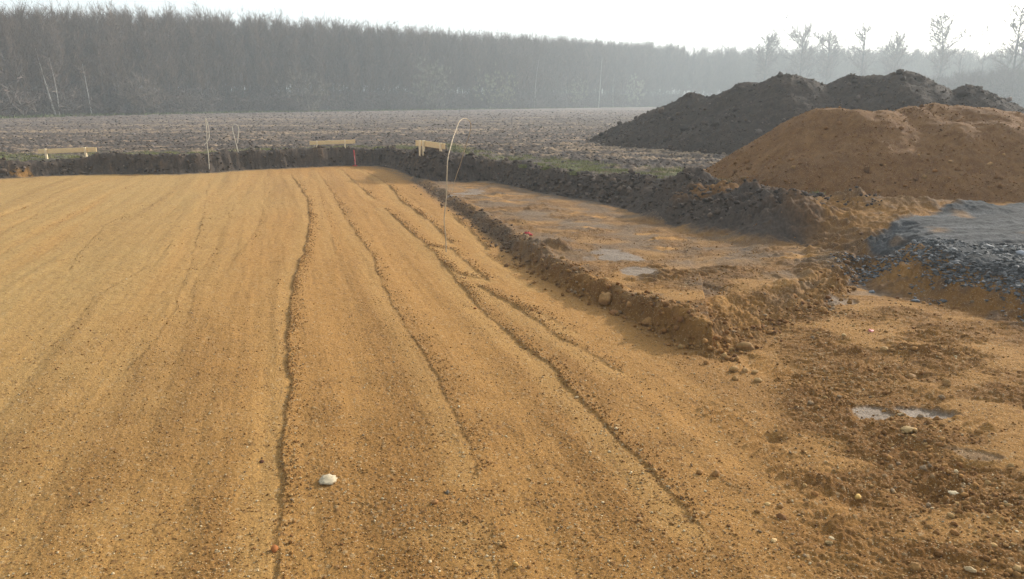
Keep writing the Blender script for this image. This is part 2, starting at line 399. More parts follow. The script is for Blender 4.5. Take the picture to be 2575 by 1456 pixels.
    c = lerp(c, SLATE_D * .9, run * .35 * np.clip(.6 + o['fine'] * 2, 0, 1))
    c = lerp(c, gc, g)
    # wet clay skin
    c = lerp(c, CLAY, o['wet'] * .85)
    c = c * (1 + .16 * o['fine'] + .10 * n2)[:, None]
    rough = mix(.95, .6, sstep(.35, .9, o['wet']))
    return np.clip(c, .01, .9), rough

# ------------------------------------------------------------------ mesh and material helpers
def raw_mesh(name, verts, faces, color=None, rough=None, smooth=True):
    """faces: (n, k) int array, all of one size"""
    me = bpy.data.meshes.new(name)
    verts = np.ascontiguousarray(verts, np.float32); faces = np.ascontiguousarray(faces, np.int32)
    n, k = faces.shape
    me.vertices.add(len(verts)); me.vertices.foreach_set('co', verts.ravel())
    me.loops.add(n * k); me.loops.foreach_set('vertex_index', faces.ravel())
    me.polygons.add(n)
    me.polygons.foreach_set('loop_start', np.arange(0, n * k, k, dtype=np.int32))
    me.polygons.foreach_set('use_smooth', np.full(n, smooth, bool))
    me.update(calc_edges=True)
    if color is not None:
        at = me.attributes.new('tint', 'FLOAT_COLOR', 'POINT')
        buf = np.ones((len(verts), 4), np.float32); buf[:, :3] = color
        at.data.foreach_set('color', buf.ravel())
    if rough is not None:
        at = me.attributes.new('rgh', 'FLOAT', 'POINT'); at.data.foreach_set('value', np.ascontiguousarray(rough, np.float32))
    return me

def link(name, me, mat, parent=None, loc=None):
    o = bpy.data.objects.new(name, me)
    COL.objects.link(o)
    if mat is not None and not me.materials: me.materials.append(mat)
    if parent is not None: o.parent = parent
    if loc is not None: o.location = loc
    return o

def tag(o, label=None, cat=None, group=None, kind=None):
    if label: o['label'] = label
    if cat: o['category'] = cat
    if group: o['group'] = group
    if kind: o['kind'] = kind
    return o

def thing(name, label, cat, loc, rz=0., group=None):
    o = bpy.data.objects.new(name, None); COL.objects.link(o)
    o.location = loc; o.rotation_euler = (0, 0, rz); o.empty_display_size = .1
    return tag(o, label, cat, group)

def new_mat(name):
    m = bpy.data.materials.new(name); m.use_nodes = True
    nt = m.node_tree; nt.nodes.clear()
    out = nt.nodes.new('ShaderNodeOutputMaterial'); bs = nt.nodes.new('ShaderNodeBsdfPrincipled')
    nt.links.new(bs.outputs[0], out.inputs[0])
    bs.inputs['Specular IOR Level'].default_value = .12
    return m, nt, bs

def earth_mat(name, scale=70., bump=.35, bdist=.01, fleck=.0, vary=.35, fscale=130.):
    m, nt, bs = new_mat(name)
    N = nt.nodes.new; L = nt.links.new
    at = N('ShaderNodeAttribute'); at.attribute_name = 'tint'
    rg = N('ShaderNodeAttribute'); rg.attribute_name = 'rgh'
    tc = N('ShaderNodeTexCoord')
    n1 = N('ShaderNodeTexNoise'); n1.inputs['Scale'].default_value = scale; n1.inputs['Detail'].default_value = 6; n1.inputs['Roughness'].default_value = .7
    L(tc.outputs['Object'], n1.inputs['Vector'])
    mr = N('ShaderNodeMapRange'); mr.inputs[1].default_value = .25; mr.inputs[2].default_value = .75; mr.inputs[3].default_value = 1 - vary; mr.inputs[4].default_value = 1 + vary
    L(n1.outputs['Fac'], mr.inputs[0])
    mu = N('ShaderNodeVectorMath'); mu.operation = 'SCALE'
    L(at.outputs['Color'], mu.inputs[0]); L(mr.outputs[0], mu.inputs['Scale'])
    col = mu.outputs[0]
    if fleck > 0:
        vo = N('ShaderNodeTexVoronoi'); vo.inputs['Scale'].default_value = fscale
        L(tc.outputs['Object'], vo.inputs['Vector'])
        sp = N('ShaderNodeSeparateColor'); L(vo.outputs['Color'], sp.inputs[0])
        g1 = N('ShaderNodeMath'); g1.operation = 'GREATER_THAN'; g1.inputs[1].default_value = 1 - fleck; L(sp.outputs[0], g1.inputs[0])
        g2 = N('ShaderNodeMath'); g2.operation = 'LESS_THAN'; g2.inputs[1].default_value = .42; L(vo.outputs['Distance'], g2.inputs[0])
        g3 = N('ShaderNodeMath'); g3.operation = 'MULTIPLY'; L(g1.outputs[0], g3.inputs[0]); L(g2.outputs[0], g3.inputs[1])
        rp = N('ShaderNodeValToRGB'); L(sp.outputs[1], rp.inputs[0])
        e = rp.color_ramp.elements; e[0].color = (.48, .38, .25, 1); e[1].color = (.14, .07, .028, 1)
        x = rp.color_ramp.elements.new(.45); x.color = (.40, .25, .10, 1)
        x = rp.color_ramp.elements.new(.55); x.color = (.20, .10, .036, 1)
        mx = N('ShaderNodeMix'); mx.data_type = 'RGBA'
        L(g3.outputs[0], mx.inputs['Factor']); L(col, mx.inputs['A']); L(rp.outputs[0], mx.inputs['B'])
        col = mx.outputs['Result']
    L(col, bs.inputs['Base Color']); L(rg.outputs['Fac'], bs.inputs['Roughness'])
    bp = N('ShaderNodeBump'); bp.inputs['Strength'].default_value = bump; bp.inputs['Distance'].default_value = bdist
    L(n1.outputs['Fac'], bp.inputs['Height']); L(bp.outputs[0], bs.inputs['Normal'])
    return m

def tint_mat(name, rough=.9, scale=40., vary=.3, bump=.3, bdist=.01, trans=0.):
    m, nt, bs = new_mat(name)
    N = nt.nodes.new; L = nt.links.new
    at = N('ShaderNodeAttribute'); at.attribute_name = 'tint'
    tc = N('ShaderNodeTexCoord')
    n1 = N('ShaderNodeTexNoise'); n1.inputs['Scale'].default_value = scale; n1.inputs['Detail'].default_value = 4
    L(tc.outputs['Object'], n1.inputs['Vector'])
    mr = N('ShaderNodeMapRange'); mr.inputs[1].default_value = .25; mr.inputs[2].default_value = .75; mr.inputs[3].default_value = 1 - vary; mr.inputs[4].default_value = 1 + vary
    L(n1.outputs['Fac'], mr.inputs[0])
    mu = N('ShaderNodeVectorMath'); mu.operation = 'SCALE'; L(at.outputs['Color'], mu.inputs[0]); L(mr.outputs[0], mu.inputs['Scale'])
    L(mu.outputs[0], bs.inputs['Base Color']); bs.inputs['Roughness'].default_value = rough
    if bump > 0:
        bp = N('ShaderNodeBump'); bp.inputs['Strength'].default_value = bump; bp.inputs['Distance'].default_value = bdist
        L(n1.outputs['Fac'], bp.inputs['Height']); L(bp.outputs[0], bs.inputs['Normal'])
    return m

def flat_mat(name, color, rough=.7, scale=30., vary=.25, stretch=(1, 1, 1), dark=None, bump=.15):
    m, nt, bs = new_mat(name)
    N = nt.nodes.new; L = nt.links.new
    tc = N('ShaderNodeTexCoord'); mp = N('ShaderNodeMapping'); mp.inputs['Scale'].default_value = stretch
    L(tc.outputs['Object'], mp.inputs[0])
    n1 = N('ShaderNodeTexNoise'); n1.inputs['Scale'].default_value = scale; n1.inputs['Detail'].default_value = 5; L(mp.outputs[0], n1.inputs['Vector'])
    rp = N('ShaderNodeValToRGB'); L(n1.outputs['Fac'], rp.inputs[0])
    d = dark or tuple(c * (1 - vary) for c in color)
    rp.color_ramp.elements[0].position = .35; rp.color_ramp.elements[0].color = (*d, 1)
    rp.color_ramp.elements[1].position = .65; rp.color_ramp.elements[1].color = (*color, 1)
    L(rp.outputs[0], bs.inputs['Base Color']); bs.inputs['Roughness'].default_value = rough
    bp = N('ShaderNodeBump'); bp.inputs['Strength'].default_value = bump; bp.inputs['Distance'].default_value = .004
    L(n1.outputs['Fac'], bp.inputs['Height']); L(bp.outputs[0], bs.inputs['Normal'])
    return m

M_SAND = earth_mat('sandy_ground', 70., .8, .018, fleck=.18, vary=.42, fscale=125.)
M_SOIL = earth_mat('dark_topsoil', 16., .6, .05, vary=.45)
M_FIELD = earth_mat('ploughed_earth', 7., .6, .08, vary=.40)
M_SLATE = earth_mat('crushed_slate', 45., .6, .03, vary=.45)
M_STONE = tint_mat('stone', .8, 60., .22, .3, .006)
M_CLOD = tint_mat('earth_clod', .95, 50., .28, .5, .01)
M_TWIG = tint_mat('bare_twig', .9, 3., .25, 0)
M_GRASS = tint_mat('grass_blade', .8, 6., .3, 0)
M_WOOD = flat_mat('fresh_sawn_pine', (.78, .56, .30), .6, 12., .2, (1.2, 9, 9))
M_WOODP = flat_mat('pale_pine_post', (.82, .64, .40), .6, 12., .2, (9, 9, 1.2))
M_ROD = flat_mat('dull_tan_rod', (.44, .34, .22), .55, 8., .35)
M_RODL = flat_mat('pale_grey_rod', (.54, .49, .40), .55, 8., .25)
M_RED = flat_mat('red_plastic', (.42, .05, .05), .6, 30., .3)
M_PINK = flat_mat('pink_paint', (.75, .26, .25), .6, 30., .3)

# ------------------------------------------------------------------ the ground: one polar sheet, finer near the camera, cut into its kinds of ground
az_f = np.linspace(R(-43), R(43), 1330)
az_c = np.linspace(R(43), R(317), 72)[1:-1]
az = np.concatenate([az_f, az_c])
rad = np.concatenate([np.linspace(.03, 2.3, 40)[:-1], np.geomspace(2.3, 33, 1060)[:-1], np.geomspace(33, 270, 300)[:-1], np.geomspace(270, 5000, 24)])
NA, NR = len(az), len(rad)
RR, AA = np.meshgrid(rad, az, indexing='ij')
gx = (RR * np.sin(AA)).ravel(); gy = (RR * np.cos(AA)).ravel()
T = terrain(gx, gy)
gc, grough = cover(T, gx, gy)
gz = T['z'].copy()
gz[T['r'] > 300] = 0
gv = np.stack([gx, gy, gz], 1)
ii, jj = np.meshgrid(np.arange(NR - 1), np.arange(NA), indexing='ij')
jn = (jj + 1) % NA
gf = np.stack([ii * NA + jj, ii * NA + jn, (ii + 1) * NA + jn, (ii + 1) * NA + jj], -1).reshape(-1, 4)[:, ::-1]
reg = np.zeros(len(gx), np.int8)                                  # 0 sand floor
out = T['sd'] > -.06
reg[out] = 1                                                      # bank
reg[out & ((T['sd'] - T['W'] > .25))] = 2                         # field
sandy = out & (gx > 4.6) & (gy < 14.0); reg[sandy] = 0
reg[(T['m1'] > .04) | (T['m2'] > .04) | (T['m2b'] > .04)] = 1
reg[T['grav'] > .5] = 3
fr = reg[gf[:, 0]]
for k, (nm, mt) in enumerate((('ground', M_SAND), ('soil_bank', M_SOIL), ('field', M_FIELD), ('gravel_road', M_SLATE))):
    f = gf[fr == k]
    used, inv = np.unique(f, return_inverse=True)
    me = raw_mesh(nm, gv[used], inv.reshape(-1, 4), gc[used], grough[used])
    tag(link(nm, me, mt), kind='structure')

def ground_z(x, y):
    return float(terrain(np.array([x]), np.array([y]), False)['z'][0])

# ------------------------------------------------------------------ spoil heaps
def heap(name, peaks, slope, box, cell, seed, cols, nz, label, mat, lumps):
    xs = np.arange(box[0], box[1], cell); ys = np.arange(box[2], box[3], cell)
    X, Y = np.meshgrid(xs, ys, indexing='ij'); x = X.ravel(); y = Y.ravel()
    n1 = fbm(x * .55, y * .55, 4, seed); n2 = fbm(x * 2.6, y * 2.6, 4, seed + 7); n3 = fbm(x * 9, y * 9, 3, seed + 13)
    acc = np.zeros_like(x)
    k = 26.0
    for (u, v, d, sl) in peaks:
        p = A(u, v, d)
        q = np.hypot(x + n1 * .35 - p[0], y + n1 * .3 - p[1])
        acc += np.exp(k * (p[2] - sl * (np.sqrt(q * q + .12) - .25) - .05))
    z = np.log(acc + 1e-9) / k
    dm, di = domes(x, y, lumps, seed + 1, .6); dm2, _ = domes(x, y, lumps * .4, seed + 2, .7)
    gul = fbm(np.arctan2(y - box[2] - 8, x - box[0] - 6) * 9, np.hypot(x - box[0], y - box[2]) * .5, 3, seed + 3)
    gate = np.clip(.5 + 1.6 * n1, .1, 1.2)
    z = z + n1 * nz * 1.3 - np.abs(n2) * nz * 1.1 * gate + n2 * nz * .4 + n3 * nz * .35 + nz * .25 + dm * lumps * .6 * np.clip(.4 + n1 * 1.5, 0, 1) + dm2 * lumps * .3 + gul * nz * .4
    c = cols[0] + (cols[1] - cols[0]) * np.clip(.45 + n2 * 1.1 + n3 * .7, 0, 1)[:, None]
    c = c + (cols[2] - c) * (sstep(.15, .6, n1 + n2 * .6) * .55)[:, None]
    c = c * (1 + .2 * n3)[:, None]
    nx, ny = X.shape
    i, j = np.meshgrid(np.arange(nx - 1), np.arange(ny - 1), indexing='ij')
    f = np.stack([i * ny + j, (i + 1) * ny + j, (i + 1) * ny + j + 1, i * ny + j + 1], -1).reshape(-1, 4)
    f = f[(z[f] > -.08).all(1)]
    used, inv = np.unique(f, return_inverse=True)
    me = raw_mesh(name, np.stack([x, y, z], 1)[used], inv.reshape(-1, 4), np.clip(c, .01, .9)[used], np.full(len(used), .95))
    o = link(name, me, mat); tag(o, label, 'heap')
    return x, y, z
dark = [(1620, 290, 34.5, .52), (1690, 258, 33.5, .55), (1745, 232, 32.5, .6), (1782, 238, 32, .72), (1845, 226, 31.5, .6), (1878, 198, 31, .7), (1900, 204, 31, .6), (1950, 192, 30.5, .58), (1990, 178, 30, .58), (2025, 190, 30, .6), (2064, 216, 29.8, .56), (2120, 190, 29.5, .62), (2142, 182, 29.4, .62),
        (2200, 186, 29.3, .58), (2240, 186, 29, .58), (2285, 177, 28.5, .58), (2335, 204, 28.3, .58), (2392, 228, 28, .56), (2438, 210, 27.5, .62), (2480, 232, 27.3, .58), (2530, 252, 27, .56), (2590, 282, 26.5, .56), (2750, 270, 27, .55)]
HD = heap('soil_heap', dark,   .55, (2, 25, 18.5, 41), .055, 201, (SOIL * .85, SOIL_B * .68, SOIL_B * .85), .13, 'large dark topsoil heap with several peaks behind the orange sand heap', M_SOIL, .30)
sandp = [(2072, 261, 17.6, .66), (2110, 261, 17.5, .66), (2160, 265, 17.2, .64), (2220, 265, 17.2, .62), (2290, 255, 17.4, .62), (2350, 247, 17.6, .62), (2420, 255, 17.4, .62), (2480, 259, 17.2, .62),
         (2540, 269, 17, .62), (2600, 283, 16.8, .62), (2700, 293, 16.6, .62), (2400, 293, 16.4, .62), (2500, 293, 16.3, .62), (2600, 308, 16, .6)]
HS = heap('sand_heap', sandp, .63, (3.6, 18, 11.5, 22.5), .035, 301, (np.array([.135, .064, .023]), np.array([.185, .094, .034]), np.array([.10, .051, .024])), .045, 'broad orange brown sand heap in front of the dark soil heap', M_SAND, .07)

# ------------------------------------------------------------------ loose crumbs, clods and stones (too many to count)
def ico(sub):
    t = (1 + 5 ** .5) / 2
    v = [(-1, t, 0), (1, t, 0), (-1, -t, 0), (1, -t, 0), (0, -1, t), (0, 1, t), (0, -1, -t), (0, 1, -t), (t, 0, -1), (t, 0, 1), (-t, 0, -1), (-t, 0, 1)]
    f = [(0, 11, 5), (0, 5, 1), (0, 1, 7), (0, 7, 10), (0, 10, 11), (1, 5, 9), (5, 11, 4), (11, 10, 2), (10, 7, 6), (7, 1, 8), (3, 9, 4), (3, 4, 2), (3, 2, 6), (3, 6, 8), (3, 8, 9), (4, 9, 5), (2, 4, 11), (6, 2, 10), (8, 6, 7), (9, 8, 1)]
    v = [np.array(p) / np.linalg.norm(p) for p in v]
    for _ in range(sub):
        nf = []; cache = {}
        def mid(a, b):
            k = (min(a, b), max(a, b))
            if k not in cache:
                m = v[a] + v[b]; v.append(m / np.linalg.norm(m)); cache[k] = len(v) - 1
            return cache[k]
        for a, b, c in f:
            ab, bc, ca = mid(a, b), mid(b, c), mid(c, a)
            nf += [(a, ab, ca), (b, bc, ab), (c, ca, bc), (ab, bc, ca)]
        f = nf
    return np.array(v), np.array(f)
ICO0, ICO1, ICO2 = ico(0), ico(1), ico(2)

def scatter(name, px, py, pz, size, color, mat, base=ICO0, jag=.22, flat=.7, sink=.25, smooth=True):
    n = len(px); V, F = base
    m = len(V)
    rv = 1 + rng.normal(0, jag, (n, m))
    sx = rng.uniform(.75, 1.3, n); sy = rng.uniform(.75, 1.3, n); sz = rng.uniform(flat * .75, flat * 1.25, n)
    a = rng.uniform(0, 2 * np.pi, n)
    P = V[None] * rv[..., None] * np.stack([sx, sy, sz], 1)[:, None, :] * (size * .5)[:, None, None]
    tilt = rng.normal(0, .3, n); ct, st = np.cos(tilt)[:, None], np.sin(tilt)[:, None]
    y2 = P[..., 1] * ct - P[..., 2] * st; z2 = P[..., 1] * st + P[..., 2] * ct
    ca, sa = np.cos(a)[:, None], np.sin(a)[:, None]
    X = P[..., 0] * ca - y2 * sa + px[:, None]; Y = P[..., 0] * sa + y2 * ca + py[:, None]
    Z = z2 + (pz + size * .5 * flat * (1 - 2 * sink))[:, None]
    verts = np.stack([X, Y, Z], -1).reshape(-1, 3)
    faces = (F[None] + (np.arange(n) * m)[:, None, None]).reshape(-1, 3)
    c = np.repeat(color, m, axis=0)
    return raw_mesh(name, verts, faces, c, smooth=smooth)

def pick(n, sampler, weight):
    xs, ys = sampler(n * 3)
    o = terrain(xs, ys, False)
    w = weight(o, xs, ys)
    k = rng.random(len(xs)) < w
    k = np.nonzero(k)[0][:n]
    return xs[k], ys[k], o['z'][k]

def polar(r0, r1, p=1.0, a0=-40, a1=40):
    def f(n):
        r = r0 * (r1 / r0) ** (rng.random(n) ** p); a = np.radians(rng.uniform(a0, a1, n))
        return r * np.sin(a), r * np.cos(a)
    return f

def tones(n, pal, probs, var=.15):
    i = rng.choice(len(pal), n, p=probs)
    return np.clip(np.array(pal)[i] * (1 + rng.normal(0, var, (n, 1))), .01, .85)

CRUMB = [(.25, .13, .042), (.19, .092, .03), (.31, .19, .075), (.44, .34, .20), (.22, .15, .085), (.165, .078, .03)]
def w_floor(o, x, y):
    cl = np.clip(fbm(x * 1.7, y * 1.7, 3, 31) * 1.1 + band(x, y) * 1.1 + .45, 0, 1)
    return np.clip((.25 + .6 * cl + o['rut'] * .8) * (1 - o['b']) * (1 - o['wet'] * .9), 0, 1)
bits = []
x, y, z = pick(26000, polar(2.9, 9, 1.1), w_floor)
bits.append(scatter('c', x, y, z, rng.uniform(.004, .012, len(x)) * (1 + .8 * rng.random(len(x)) ** 6), tones(len(x), CRUMB, [.36, .20, .22, .11, .06, .05]), None))
def w_rough(o, x, y): return np.clip((o['rough'] * np.clip(fbm(x * 1.3, y * 1.3, 3, 33) * 1.6 + .4, .06, 1) + o['rut'] * .35) * (1 - o['b']) * (1 - o['wet']), 0, 1)
x, y, z = pick(8000, polar(3.0, 13, 1.0, -5, 40), w_rough)
lx, ly = [], []
for pts, h, wd_ in ruts:                                        # crumbs pushed up along every line
    P = np.array([G(u, v) for u, v in pts]); seg = np.diff(P, axis=0); ln = np.hypot(*seg.T)
    m = int(ln.sum() * (430 * min(h / .042, 1.1) if h > .016 else 30)); k = rng.choice(len(seg), m, p=ln / ln.sum()); t = rng.random(m)
    nrm = np.stack([-seg[:, 1], seg[:, 0]], 1) / ln[:, None]
    q = P[k] + seg[k] * t[:, None] + nrm[k] * (np.abs(rng.normal(0, .075, m)) - .018 - (fbm(P[k, 0] * 1.6, P[k, 1] * 1.6, 3, 81) * .0))[:, None]
    j_ = fbm(q[:, 0] * 1.6, q[:, 1] * 1.6, 3, 81) * .05 + fbm(q[:, 0] * 11, q[:, 1] * 11, 3, 82) * .018
    q = q - nrm[k] * j_[:, None]
    kk = rng.random(m) < sstep(24, 7, q[:, 1]) * np.clip(.45 + 1.0 * fbm(q[:, 0] * 1.1, q[:, 1] * 1.1, 4, 91), .05, 1)
    lx.append(q[kk, 0]); ly.append(q[kk, 1])
lx = np.concatenate(lx); ly = np.concatenate(ly); lz = terrain(lx, ly, False)['z'] + .004
bits.append(scatter('c', lx, ly, lz, rng.uniform(.004, .014, len(lx)) * (1 + .035 * np.clip(ly - 8, 0, 18)) * (1 + rng.random(len(lx)) ** 8), tones(len(lx), CRUMB, [.55, .2, .19, .03, .02, .01]), None, ICO0, .25, .8))
bits.append(scatter('c', x, y, z, rng.uniform(.006, .021, len(x)) * (1 + rng.random(len(x)) ** 8), tones(len(x), CRUMB, [.46, .24, .2, .03, .05, .02]), None, ICO0, .25, .8))
x, y, z = pick(800, polar(3.0, 10, 1.0, -2, 40), w_rough)
bits.append(scatter('c', x, y, z, rng.uniform(.02, .045, len(x)), tones(len(x), CRUMB, [.52, .3, .1, .01, .05, .02]), None, ICO1, .12, .75, .35))
def w_step(o, x, y): return (.6 + .4 * sstep(8, 11, y)) * np.clip(np.exp(-((o['ds'] - .12) / .2) ** 2) * (1 - o['b']), 0, 1) * (o['lS'] > .2)
x, y, z = pick(7000, polar(6, 22, 1.0, -8, 25), w_step)
bits.append(scatter('c', x, y, z, rng.uniform(.012, .05, len(x)) * (1 + rng.random(len(x)) ** 8), mix(tones(len(x), CRUMB, [.34, .46, .05, .0, .07, .08]), tones(len(x), [tuple(SOIL_B)], [1.]), (sstep(9, 13, y) * .8)[:, None]), None, ICO0, .25, .8))
def join(name, meshes, mat, kind='stuff'):
    vs, fs, cs = [], [], []; off = 0
    for me in meshes:
        n = len(me.vertices); v = np.empty(n * 3, np.float32); me.vertices.foreach_get('co', v)
        c = np.empty(n * 4, np.float32); me.attributes['tint'].data.foreach_get('color', c)
        l = np.empty(len(me.loops), np.int32); me.loops.foreach_get('vertex_index', l)
        vs.append(v.reshape(-1, 3)); cs.append(c.reshape(-1, 4)[:, :3]); fs.append(l.reshape(-1, 3) + off); off += n
        bpy.data.meshes.remove(me)
    o = link(name, raw_mesh(name, np.concatenate(vs), np.concatenate(fs), np.concatenate(cs)), mat)
    return tag(o, kind=kind)
tag(join('gravel_crumbs', bits, M_CLOD), 'crumbs and pebbles strewn over the sandy floor of the pit', 'pebbles')

bits = []
def w_bank(o, x, y):
    return np.clip((np.exp(-((o['sd'] - o['W'] * .3) / (o['W'] * .8)) ** 2) + (o['mm'] > .04)) * (o['grav'] < .2) * ((y > 12.6) | (x < 4)) * (o['b'] > .01) * (.3 + .7 * (y > 17)), 0, 1)
x, y, z = pick(21000, polar(11, 34, .75, -40, 26), w_bank)
bits.append(scatter('c', x, y, z, rng.uniform(.02, .075, len(x)) * np.where(y > 17, 1.5, 1) * (1 + rng.random(len(x)) ** 10), tones(len(x), [tuple(SOIL), tuple(SOIL_B), (.13, .10, .08)], [.5, .4, .1], .2), None, ICO0, .28, .8))
def w_pl(o, x, y): return o['plough'] * .9 + .25 * (o['sd'] > o['W']) * (o['grav'] < .1) * (y > 14)
x, y, z = pick(30000, polar(21, 150, .85, -36, 28), w_pl)
st = perlin(x * 1.1 + 3, (y - .1 * x) * 1.35, 131) * .7 + perlin(x * 3.3, y * 2.1, 133) * .55 + perlin(x * .2, (y - .1 * x) * 1.33, 135) * .8 + perlin(x * .06, (y - .1 * x) * .33, 137) * .9
fc = tones(len(x), [tuple(FIELD), tuple(SOIL_B * .8), (.15, .125, .112)], [.4, .4, .2], .22)
fc = mix(fc, np.array([.25, .185, .125]), (sstep(.1, .6, st) * (rng.random(len(x)) < .45) * .75)[:, None])
bits.append(scatter('c', x, y, z, rng.uniform(.03, .10, len(x)) * (1 + np.clip(y - 30, 0, 90) * .010) * (1 + rng.random(len(x)) ** 8), fc, None, ICO0, .32, .5, .35))
tag(join('soil_clods', bits, M_CLOD), 'dark clods of topsoil on the banks and the ploughed field', 'clods')

def on_heap(H, n, cell, zmin, smin, smax, pal, probs, name, base=ICO0):
    hx, hy, hz = H
    k = np.nonzero(hz > zmin)[0]; pw = .25 + np.exp(-hz[k] / .35) + np.clip(fbm(hx[k] * .9, hy[k] * .9, 3, 77) * 2, 0, 2); k = rng.choice(k, n, p=pw / pw.sum())
    return scatter(name, hx[k], hy[k], hz[k], rng.uniform(smin, smax, n) * (1 + 3.5 * rng.random(n) ** 22), tones(n, pal, probs, .2), None, base, .25, .8)
tag(join('heap_clods', [on_heap(HD, 12000, .05, -.02, .02, .07, [tuple(SOIL), tuple(SOIL_B), (.12, .095, .08)], [.5, .4, .1], 'c'),
                        on_heap(HS, 8000, .03, -.04, .01, .035, [(.18, .085, .027), (.22, .11, .04), (.15, .075, .028), (.26, .15, .06)], [.4, .3, .2, .1], 'c')], M_CLOD),
    'loose lumps of earth lying on the soil heap and the sand heap', 'clods')

def w_slate(o, x, y):
    e = np.exp(-((o['gin'] + .08) / .13) ** 2) * (y < 9.9) * (x > 4.4) + .4 * (o['gin'] > 0) * (o['gin'] < 3) * sstep(-.3, .4, fbm(x * 1.2, y * 4, 3, 155))
    run = sstep(.05, .5, fbm((x - y * .6) * 1.6, (x + y) * .35, 3, 151) + .30 - np.clip(-o['gin'], 0, 9) * .5) * (o['gin'] < .1) * (o['gin'] > -1.8) * (y < 11)
    pp = G(2255, 705); blob = np.exp(-(((x - pp[0]) / .42) ** 2 + ((y - pp[1] - .1) / .3) ** 2))
    return np.clip(e + run * .10 + blob * .8, 0, 1)
x, y, z = pick(9500, lambda n: polar(6.2, 11.5, 1.0, 20, 42)(n * 3), w_slate)
SL = [(.13, .13, .129), (.085, .085, .085), (.21, .21, .207), (.05, .05, .05)]
tag(join('crushed_stone', [scatter('c', x, y, z, rng.uniform(.012, .046, len(x)) * (1 + .9 * rng.random(len(x)) ** 8), tones(len(x), SL, [.4, .3, .15, .15], .15), None, ICO0, .4, .45, .25, smooth=False)], M_STONE),
    'grey crushed slate along the edge of the gravel road', 'crushed stone')

